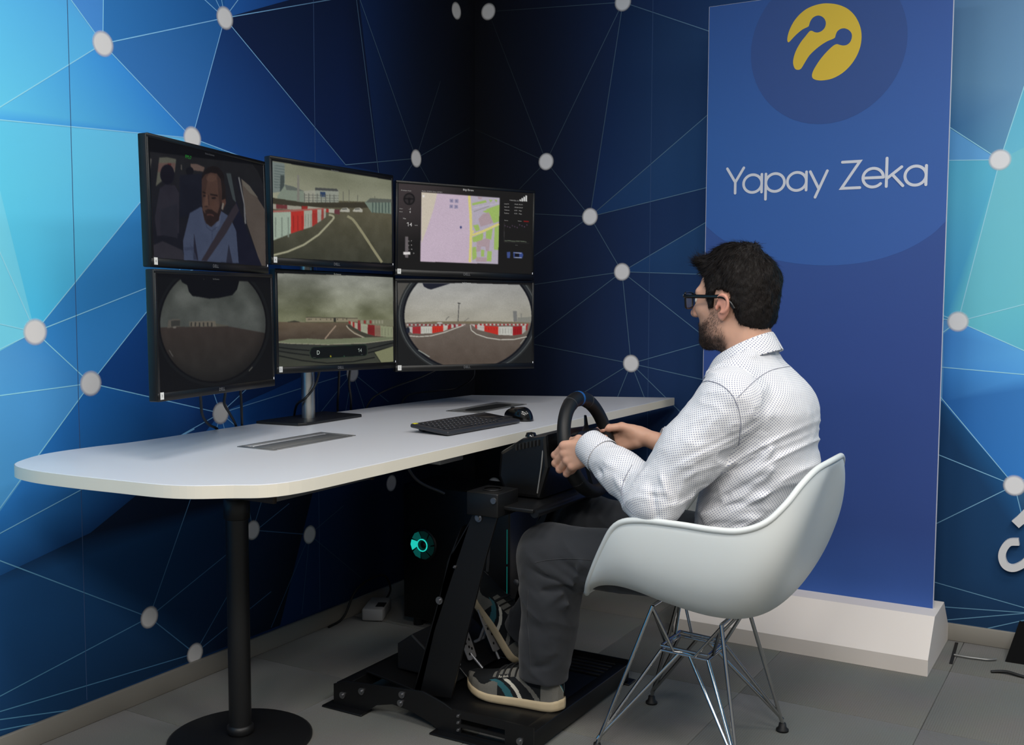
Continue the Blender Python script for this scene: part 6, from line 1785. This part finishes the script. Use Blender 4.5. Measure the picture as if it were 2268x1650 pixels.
def sleeve(p, S_, E_, o):
    mid = S_ * .5 + E_ * .5 + V(-.004, 0, .0)
    d = sd_cap(p, S_, mid, .074, .074); d = smin(d, sd_cap(p, mid, E_, .074, .062), .02)
    end = o + nrm(o - E_) * .030
    fore = smin(sd_cap(p, E_, E_ * .45 + o * .55, .061, .050), sd_cap(p, E_ * .45 + o * .55, end, .050, .0385), .02)
    # double cuff edge
    return d, fore, end
def shirt_sdf(p):
    d = torso_sdf(p)
    d = smin(d, sd_ell(p, (-.752, YC, .875), (.092, .135, .090)), .05)
    for S_ in (SHL, SHR): d = smin(d, sd_cap(p, (-.828, YC + np.sign(S_[1] - YC) * .034, .978), S_ + V(0, 0, .010), .046, .060), .04)
    d = smax(d, (p[:, 2] - (1.000 + (p[:, 0] + .838) * .55)) * .87, .008)
    for S_, E_, o, cs in ((SHL, ELL, OL, CUFF[-1]), (SHR, ELR, OR_, CUFF[1])):
        up_, fo, end = sleeve(p, S_, E_, o)
        arm = smin(up_, fo, .022)
        ax = nrm(end - E_).astype(np.float32)
        cutp = ((p - (o + nrm(o - E_) * cs).astype(np.float32)) @ ax)
        near = cutp > -.25
        arm = np.maximum(arm, cutp)
        hole = sd_cap(p, E_ * .3 + o * .7, end + nrm(end - E_) * .05, .034, .0335)
        arm = np.maximum(arm, -np.maximum(hole, -.028 - cutp))
        d = smin(d, arm, .030)
    d = d - 1.7 * folds(p, FL) - 1.35 * folds(p, FA)
    # drag folds: ridges running diagonally round the waist and back, and across the elbows
    s_ = p[:, 0] * .87 + p[:, 2] * .48; c_ = -p[:, 0] * .48 + p[:, 2] * .87
    r1 = 1 - 2.6 * np.abs(noise3(np.stack([s_ * 5.5, p[:, 1] * 4.0, c_ * 26], 1) + 3.1, 1.0))
    r2 = 1 - 2.6 * np.abs(noise3(np.stack([s_ * 9 + 7, p[:, 1] * 7.0, c_ * 44], 1) + 9.7, 1.0))
    mk = sstep(.93, .80, p[:, 2]) * sstep(-.93, -.86, p[:, 0])
    d = d - mk * (.0060 * np.clip(r1, 0, 1) ** 2 + .0030 * np.clip(r2, 0, 1) ** 2 - .003)
    for S_, E_, o in ((SHL, ELL, OL), (SHR, ELR, OR_)):
        de = np.linalg.norm(p - E_.astype(np.float32), axis=1); ax1 = nrm(E_ - S_ + (o - E_) * .0).astype(np.float32); ax2 = nrm(o - E_).astype(np.float32)
        t1 = (p - E_.astype(np.float32)) @ (ax1 - ax2)
        q1 = 1 - 2.6 * np.abs(noise3(np.stack([t1 * 15, p[:, 1] * 10, p[:, 2] * 7 + p[:, 0] * 7], 1) + 1.3, 1.0))
        d = d - sstep(.17, .05, de) * (.0062 * np.clip(q1, 0, 1) ** 2 - .002)
        t2 = (p - o.astype(np.float32)) @ ax2
        q2 = 1 - 2.6 * np.abs(noise3(np.stack([t2 * 9, p[:, 1] * 30, p[:, 2] * 30], 1) + 5.3, 1.0))
        d = d - sstep(-.26, -.16, t2) * sstep(-.03, -.07, t2) * .0035 * np.clip(q2, 0, 1) ** 2
    d = d + .0018 * noise3(p, 34) + .0010 * noise3(p, 70)
    return d.astype(np.float32)
sv, sq = sdf_mesh(shirt_sdf, (-1.24, 2.18, .43), (-.63, 2.92, 1.045), .0031)
sv = relax(sv, sq, 1, .4)
def dotted_mat():
    m = bpy.data.materials.new('white_dotted_cotton'); m.use_nodes = True
    nt = m.node_tree; b = nt.nodes['Principled BSDF']
    b.inputs['Roughness'].default_value = .8; b.inputs['Specular IOR Level'].default_value = .2; b.inputs['Sheen Weight'].default_value = .1
    at = nt.nodes.new('ShaderNodeAttribute'); at.attribute_name = 'weave'
    def vm(op, a, bb=None):
        n = nt.nodes.new('ShaderNodeVectorMath'); n.operation = op
        nt.links.new(a, n.inputs[0])
        if bb is not None: n.inputs[1].default_value = bb
        return n
    sc = vm('MULTIPLY', at.outputs['Vector'], (1 / .0073, 1 / .0073, 0))
    ds = []
    for sh_ in ((0, 0, 0), (.5, .5, 0)):
        a = vm('ADD', sc.outputs[0], sh_); f = vm('FRACTION', a.outputs[0]); c = vm('SUBTRACT', f.outputs[0], (.5, .5, 0)); z = vm('MULTIPLY', c.outputs[0], (1, 1, 0)); l = vm('LENGTH', z.outputs[0]); ds.append(l.outputs['Value'])
    mn = nt.nodes.new('ShaderNodeMath'); mn.operation = 'MINIMUM'; nt.links.new(ds[0], mn.inputs[0]); nt.links.new(ds[1], mn.inputs[1])
    mr = nt.nodes.new('ShaderNodeMapRange'); mr.inputs['From Min'].default_value = .13; mr.inputs['From Max'].default_value = .21; nt.links.new(mn.outputs[0], mr.inputs['Value'])
    mx = nt.nodes.new('ShaderNodeMix'); mx.data_type = 'RGBA'
    mx.inputs['A'].default_value = (*lin((128, 133, 158)), 1); mx.inputs['B'].default_value = (*lin((227, 227, 229)), 1)
    nt.links.new(mr.outputs['Result'], mx.inputs['Factor']); nt.links.new(mx.outputs['Result'], b.inputs['Base Color'])
    tc = nt.nodes.new('ShaderNodeTexCoord'); n2 = nt.nodes.new('ShaderNodeTexNoise'); n2.inputs['Scale'].default_value = 26; n2.inputs['Detail'].default_value = 5
    nt.links.new(tc.outputs['Object'], n2.inputs['Vector'])
    bp = nt.nodes.new('ShaderNodeBump'); bp.inputs['Strength'].default_value = .35; bp.inputs['Distance'].default_value = .008
    nt.links.new(n2.outputs['Fac'], bp.inputs['Height']); nt.links.new(bp.outputs['Normal'], b.inputs['Normal'])
    return m
m_shirt = dotted_mat()
def weave(ob, v, Q):
    """cloth coordinates in metres: along and around torso or sleeve, chosen per face"""
    c = v[Q].mean(1)
    bones = [(SHL, ELL), (ELL, OL), (SHR, ELR), (ELR, OR_)]
    dist = [np.abs(torso_sdf(c.astype(np.float32))) - .012] + [np.abs(sd_cap(c.astype(np.float32), a, b, .072 if k % 2 == 0 else .058, .062 if k % 2 == 0 else .040)) for k, (a, b) in enumerate(bones)]
    reg = np.argmin(np.stack(dist, 1), 1)
    cv_ = v[Q].reshape(-1, 3); rg = np.repeat(reg, 4); out = np.zeros((len(cv_), 3), np.float32)
    m = rg == 0
    z = cv_[m, 2]; cx = np.interp(z, ST[:, 0], ST[:, 1])
    out[m, 0] = np.arctan2(cv_[m, 0] - cx, -(cv_[m, 1] - YC)) * .150; out[m, 1] = z
    for k, (a, b) in enumerate(bones):
        m = rg == k + 1
        if not m.any(): continue
        d = nrm(b - a); e1 = nrm(V(0, -1, 0) - d * np.dot(V(0, -1, 0), d)); e2 = np.cross(d, e1)
        w = cv_[m] - a
        out[m, 0] = np.arctan2(w @ e2, w @ e1) * (.068 if k % 2 == 0 else .048); out[m, 1] = w @ d
    at = ob.data.attributes.new('weave', 'FLOAT_VECTOR', 'CORNER'); at.data.foreach_set('vector', out.ravel())
shirt = np_mesh('shirt', sv, sq, m_shirt, man)
weave(shirt, sv, sq)
# collar: stand and turned-down leaf
P = []
for i in range(49):
    a = 2 * pi * i / 48; bk = (1 + cos(a)) / 2         # 1 at the nape, 0 at the throat
    x, y = cos(a), sin(a)
    zt = .990 + .074 * bk ** .9
    row = []
    for r, dz_ in ((.0645, -.030), (.0640, -.004), (.0668, .003), (.0712, -.001), (.0815, -.020), (.0955, -.043 - .006 * (1 - bk))):
        row.append(V(-.838 + x * (r + .003 - .006 * (1 - bk)), YC + y * (r * 1.04 + .002), zt + dz_))
    P.append(row)
g = MB(); g.grid(P); co = g.build('collar', m_shirt, man); add_mods(co, .0018, 1)
at = co.data.attributes.new('weave', 'FLOAT_VECTOR', 'CORNER')
vv = np.array([v.co[:] for v in co.data.vertices]); li = np.array([l.vertex_index for l in co.data.loops]); cv_ = vv[li]
ang = np.arctan2(cv_[:, 0] + .838, -(cv_[:, 1] - YC)) * .068
at.data.foreach_set('vector', np.stack([ang, cv_[:, 2], 0 * ang], 1).astype(np.float32).ravel())
# stitched seams lying on the cloth
from mathutils.bvhtree import BVHTree
bvh = BVHTree.FromPolygons([tuple(p) for p in sv], [tuple(int(k) for k in f) for f in sq])
def seam(name, pix, r, m, off=.0006, bv_=None):
    pts = []
    for px, py in pix:
        d = Vector(ray(px, py)).normalized()
        hit = (bv_ or bvh).ray_cast(Vector(CAM), d)
        if hit[0] is not None: pts.append(np.array(hit[0] + hit[1] * off * (1 if hit[1].dot(d) < 0 else -1)))
    if len(pts) < 3: return None
    g = MB(); g.tube(pts, r, 6, cap=True); return g.build(name, m, man)
def dense(p, n=8): return [tuple(q) for q in catmull([np.array(a, float) for a in p], n)]
m_seam = mat('grey_seam_thread', (150, 152, 164), .8)
seam('armhole_seam', dense([(1549, 850), (1570, 844), (1602, 856), (1627, 884), (1640, 930), (1636, 985)]), .0011, m_seam)
seam('yoke_seam', dense([(1634, 880), (1671, 844), (1702, 823), (1734, 814), (1764, 811)]), .0008, m_seam)
seam('sleeve_seam', dense([(1400, 1030), (1383, 1062), (1377, 1090), (1385, 1118), (1405, 1140)]), .0010, m_seam)
# cuffs: a turned band at the end of each sleeve
for E_, o, cs in ((ELL, OL, CUFF[-1]), (ELR, OR_, CUFF[1])):
    ax = nrm(o - E_); o = o + ax * (cs - .012); e1 = nrm(V(0, 0, 1) - ax * ax[2]); e2 = np.cross(ax, e1); P = []
    for i in range(33):
        a = 2 * pi * i / 32; row = []
        for t_, r in ((-.046, .0470), (-.042, .0480), (-.01, .0452), (.014, .0425), (.0165, .0410), (.0150, .0392), (-.005, .0388)):
            row.append(o + ax * t_ + (e1 * cos(a) + e2 * sin(a)) * r)
        P.append(row)
    g = MB(); g.grid(P); cu = g.build('cuff', m_shirt, man)
    at = cu.data.attributes.new('weave', 'FLOAT_VECTOR', 'CORNER')
    vv = np.array([v.co[:] for v in cu.data.vertices]); li = np.array([l.vertex_index for l in cu.data.loops]); w = vv[li] - o
    at.data.foreach_set('vector', np.stack([np.arctan2(w @ e2, w @ e1) * .044, w @ ax, 0 * li], 1).astype(np.float32).ravel())

# ---- trousers
FT = [(on_y(1268, 1300, 2.362), on_y(x, y, 2.352), am, .0085) for x, y, am in ((1178, 1232, .007), (1172, 1256, -.006), (1182, 1282, .008), (1190, 1312, -.006), (1204, 1342, .008), (1228, 1368, -.006), (1250, 1390, .006), (1290, 1236, .006), (1318, 1250, -.006))]
for a, b_2, amp, w, y in (((1160, 1270), (1260, 1320), .006, .011, 2.36), ((1175, 1300), (1280, 1310), -.006, .010, 2.36), ((1215, 1255), (1300, 1330), .007, .010, 2.36), ((1240, 1240), (1310, 1290), -.006, .011, 2.36), ((1200, 1330), (1285, 1345), .005, .011, 2.37),
                          ((1230, 1350), (1290, 1330), .006, .010, 2.37), ((1170, 1440), (1245, 1455), .004, .010, 2.37), ((1165, 1480), (1240, 1470), -.004, .010, 2.37), ((1180, 1380), (1200, 1480), .003, .014, 2.36), ((1280, 1200), (1350, 1240), .004, .016, 2.34), ((1225, 1425), (1255, 1480), .004, .010, 2.37)):
    FT.append((on_y(*a, y), on_y(*b_2, y), amp, w))
def trouser_sdf(p):
    d = sd_ell(p, (-.815, YC, .492), (.122, .178, .095))
    for Hh_, K_, A_, hem in ((HPL, KNL, ANL, .118), (HPR, KNR, ANR, .20)):
        leg = sd_cap(p, Hh_, K_, .088, .0745)
        kn = sd_ell(p, K_ + V(-.004, 0, .002), (.078, .072, .074))
        leg = smin(leg, kn, .02)
        calf = K_ * .62 + A_ * .38 + V(.012, 0, 0)
        sh_ = smin(sd_cap(p, K_, calf, .074, .076), sd_cap(p, calf, A_ + nrm(A_ - K_) * .09, .076, .058), .02)
        ax = nrm(A_ - K_).astype(np.float32)
        cut = (p - (A_ + nrm(A_ - K_) * .030).astype(np.float32)) @ ax
        sh_ = np.maximum(sh_, cut)
        sh_ = np.maximum(sh_, -np.maximum(sd_cap(p, A_ - nrm(A_ - K_) * .05, A_ + nrm(A_ - K_) * .2, .053, .053), -.03 - cut))
        leg = smin(leg, sh_, .025)
        d = smin(d, leg, .04)
    c_ = p[:, 2] * .80 + p[:, 0] * .60; s_ = -p[:, 2] * .60 + p[:, 0] * .80
    r1 = 1 - 2.6 * np.abs(noise3(np.stack([s_ * 8, p[:, 1] * 6.0, c_ * 24], 1) + 2.2, 1.0))
    kn = np.minimum(np.linalg.norm(p - (KNL + V(.03, 0, -.09)).astype(np.float32), axis=1), np.linalg.norm(p - (KNR + V(.03, 0, -.09)).astype(np.float32), axis=1))
    an_ = np.minimum(np.linalg.norm(p - ANL.astype(np.float32), axis=1), np.linalg.norm(p - ANR.astype(np.float32), axis=1))
    d = d - (sstep(.22, .08, kn) * .009 + sstep(.15, .05, an_) * .007) * np.clip(r1, 0, 1) ** 2
    d = d - 1.5 * folds(p, FT) + .003 * noise3(p, 26) + .0015 * noise3(p, 60)
    return d.astype(np.float32)
tv, tq = sdf_mesh(trouser_sdf, (-1.62, 2.30, .09), (-.62, 2.80, .62), .0042)
tv = relax(tv, tq, 1, .4)
m_trou = mat('charcoal_twill', (47, 49, 53), .85, spec=.2, noise=(900, .12), bump=(1200, .25, .001), sheen=.15)
np_mesh('trousers', tv, tq, m_trou, man)
bvt = BVHTree.FromPolygons([tuple(p) for p in tv], [tuple(int(k) for k in f) for f in tq])
seam('side_seam', dense([(1170, 1305), (1168, 1360), (1172, 1420), (1176, 1485)]), .0008, mat('dark_seam', (60, 61, 64), .9), bv_=bvt)
seam('knee_seam', dense([(1185, 1246), (1215, 1240), (1260, 1237), (1310, 1240)]), .0008, mat('dark_seam', (60, 61, 64), .9), bv_=bvt)

# ---- shoes
m_suede = mat('grey_suede', (106, 104, 98), .9, spec=.1, noise=(300, .15)); m_mesh = mat('black_shoe_mesh', (27, 29, 31), .85, spec=.2, bump=(900, .5, .001))
m_teal = mat('teal_panel', (38, 92, 100), .7); m_wst = mat('white_stripe', (206, 200, 184), .6); m_sole = mat('beige_rubber_sole', (188, 170, 138), .7, noise=(40, .1)); m_lace = mat('black_lace', (15, 15, 16), .8)
SHOE = [m_suede, m_mesh, m_teal, m_wst]
def shoe(T, outer, label_):
    Ls = .292
    sh = thing('sneaker', label_, 'shoe', tuple(T.translation), group='sneakers worn by the man')
    xs = np.array([0, .008, .02, .05, .09, .13, .17, .205, .235, .26, .278, .289, .292]); ws = np.array([.004, .021, .029, .0335, .034, .036, .0425, .0465, .0455, .039, .028, .013, .003])
    hs = np.array([.050, .085, .098, .100, .102, .104, .092, .076, .064, .054, .046, .038, .034])
    lift = lambda x: .022 * max(0, (x - .19) / .10) ** 2 + .006 * max(0, (.03 - x) / .03)
    def yc_off(x): return .006 * sin(pi * x / Ls) * outer
    NX, NS_ = 190, 60
    P = []
    for i in range(NX + 1):
        x = Ls * (.5 - .5 * cos(pi * i / NX)); w = np.interp(x, xs, ws) * .96; h = np.interp(x, xs, hs); z0 = .020 + lift(x)
        row = []
        for j in range(2 * NS_ + 1):
            s_ = j / NS_ - 1             # -1..1 across
            a = s_ * pi / 2; k = abs(s_)
            yy = w * np.sign(s_) * (sin(abs(a)) ** .72); zz = z0 + (h - .020) * (cos(a) ** .62 if k < 1 else 0)
            row.append((x, yy + yc_off(x), zz))
        P.append(row)
    def zone(i, j):
        x = Ls * (.5 - .5 * cos(pi * (i + .5) / NX)); s_ = abs((j + .5) / NS_ - 1); up_ = 1 - s_          # 0 at sole, 1 on top
        if x > .178 and up_ < .27 + .06 * sin((x - .18) * 110) + .5 * max(0, x - .235) / .06 * .6: return 0       # suede mudguard and toe cap
        if x > .262 and up_ < .80: return 0
        if .108 < x < .196 and up_ > .40 + .10 * max(0, x - .17) / .026: return 0 if up_ < .80 else 1               # lace stay
        if x <= .052 and up_ < .50: return 0                                                                      # heel counter
        t2 = x - (.050 + up_ * .16)
        if 0 < t2 < .017 and up_ < .42: return 0
        t_ = x - .100 - up_ * .13
        if .004 < t_ < .017 and up_ < .40: return 3
        if .030 < t_ < .052 and up_ < .40: return 2
        if x < .108 and .50 < up_ < .535: return 3
        if x < .108 and .535 <= up_ < .70: return 2
        return 1
    g = MB(); g.grid(P, T=T, mfun=zone); g.build('upper', SHOE, sh)
    P = []
    prof = ((.0, .0), (.90, .0), (1.02, .003), (1.06, .010), (1.05, .020), (1.02, .026), (.90, .028))
    rings = []
    outline = [(Ls * (.5 - .5 * cos(pi * i / 40)), 1) for i in range(41)] + [(Ls * (.5 + .5 * cos(pi * i / 40)), -1) for i in range(1, 40)]
    for rfac, zz in prof:
        ring = []
        for x, sg in outline:
            w = max(.002, np.interp(x, xs, ws)); cxm = Ls / 2
            xx = cxm + (x - cxm) * (1 + .018 * (rfac - .9) / .15) if rfac > .5 else cxm
            zt = zz * (1.05 - .25 * x / Ls) + lift(x) * (1 if rfac > .5 else .5)
            ring.append((xx, yc_off(x) + sg * w * rfac, zt))
        rings.append(ring)
    g = MB(); g.grid(rings, closed_v=True, T=T); g.add(rings[-1], [tuple(range(len(outline)))], T=T); g.build('sole', m_sole, sh)
    for k in range(5):
        x = .108 + .018 * k; w = np.interp(x, xs, ws) * .96; h = np.interp(x, xs, hs); pts = []
        for j in range(13):
            s_ = -.62 + 1.24 * j / 12; a = s_ * pi / 2
            pts.append((x + .004 * (abs(s_) - .3), w * np.sign(s_) * (sin(abs(a)) ** .72) * 1.03 + yc_off(x), .020 + lift(x) + (h - .020) * (cos(a) ** .62) * 1.02 + .0015))
        g = MB(); g.tube(pts, .0036, 8, T=T, flat=.6); g.build('lace', m_lace, sh)
    g = MB(); g.tube([(.055, yc_off(.05), .085), (.050, yc_off(.05), .115), (.046, yc_off(.05), .175)], [.032, .034, .036], 18, T=T); g.build('sock', m_lace, sh)
    # woven name patch on the outer side
    def surf(x, s_):
        w = np.interp(x, xs, ws) * .96; h = np.interp(x, xs, hs); a = s_ * pi / 2; z0 = .020 + lift(x)
        return V(x, w * np.sign(s_) * (sin(abs(a)) ** .72) + yc_off(x), z0 + (h - .020) * cos(a) ** .62)
    so = outer * .56; c = surf(.160, so); du = nrm(surf(.170, so) - surf(.150, so)); dv = nrm(surf(.16, so - outer * .06) - surf(.16, so + outer * .06)); nn = np.cross(du, dv); nn = nn if nn[1] * outer > 0 else -nn
    flip = 1 if np.dot(np.cross(du, dv), nn) > 0 else -1
    vs, fs = font_mesh('Reebok', .0098); wv = vs[:, 0].max()
    def lab(a, b, o): return c + du * (a * flip) + dv * b + nn * o
    g = MB(); q = [lab(-.0185, -.0052, .0034), lab(.0185, -.0052, .0034), lab(.0185, .0052, .0034), lab(-.0185, .0052, .0034)]
    g.add(q + [p_ - nn * .006 for p_ in q], [(0, 1, 2, 3), (7, 6, 5, 4), (0, 4, 5, 1), (1, 5, 6, 2), (2, 6, 7, 3), (3, 7, 4, 0)], T=T); pt_ = g.build('name_patch', m_lace, sh)
    g = MB(); g.add([lab(p_[0] - wv / 2, p_[1] - .0034, .0041) for p_ in vs], fs, T=T); g.build('name_lettering', m_wst, pt_)
    return sh
def shoe_T(heel, fwd, up):
    f = nrm(fwd); u = nrm(np.array(up, float) - f * np.dot(up, f)); y = np.cross(u, f); X = Matrix.Identity(4)
    for i in range(3): X[i][0], X[i][1], X[i][2], X[i][3] = f[i], y[i], u[i], heel[i]
    return X
# facing -X: the shoe's local +Y is the world -Y side (the man's left)
shoe(shoe_T(V(-1.262, 2.428, DZ + .0005), V(-1, -.02, .0), V(0, 0, 1)), 1, 'grey and black sneaker flat on the rig plate, nearer foot')
an = radians(52)
shoe(shoe_T(V(-1.545, 2.662, DZ + .004), V(-cos(an), .02, sin(an)), V(sin(an), 0, cos(an))), -1, 'grey and black sneaker pressing the right pedal, toe up')
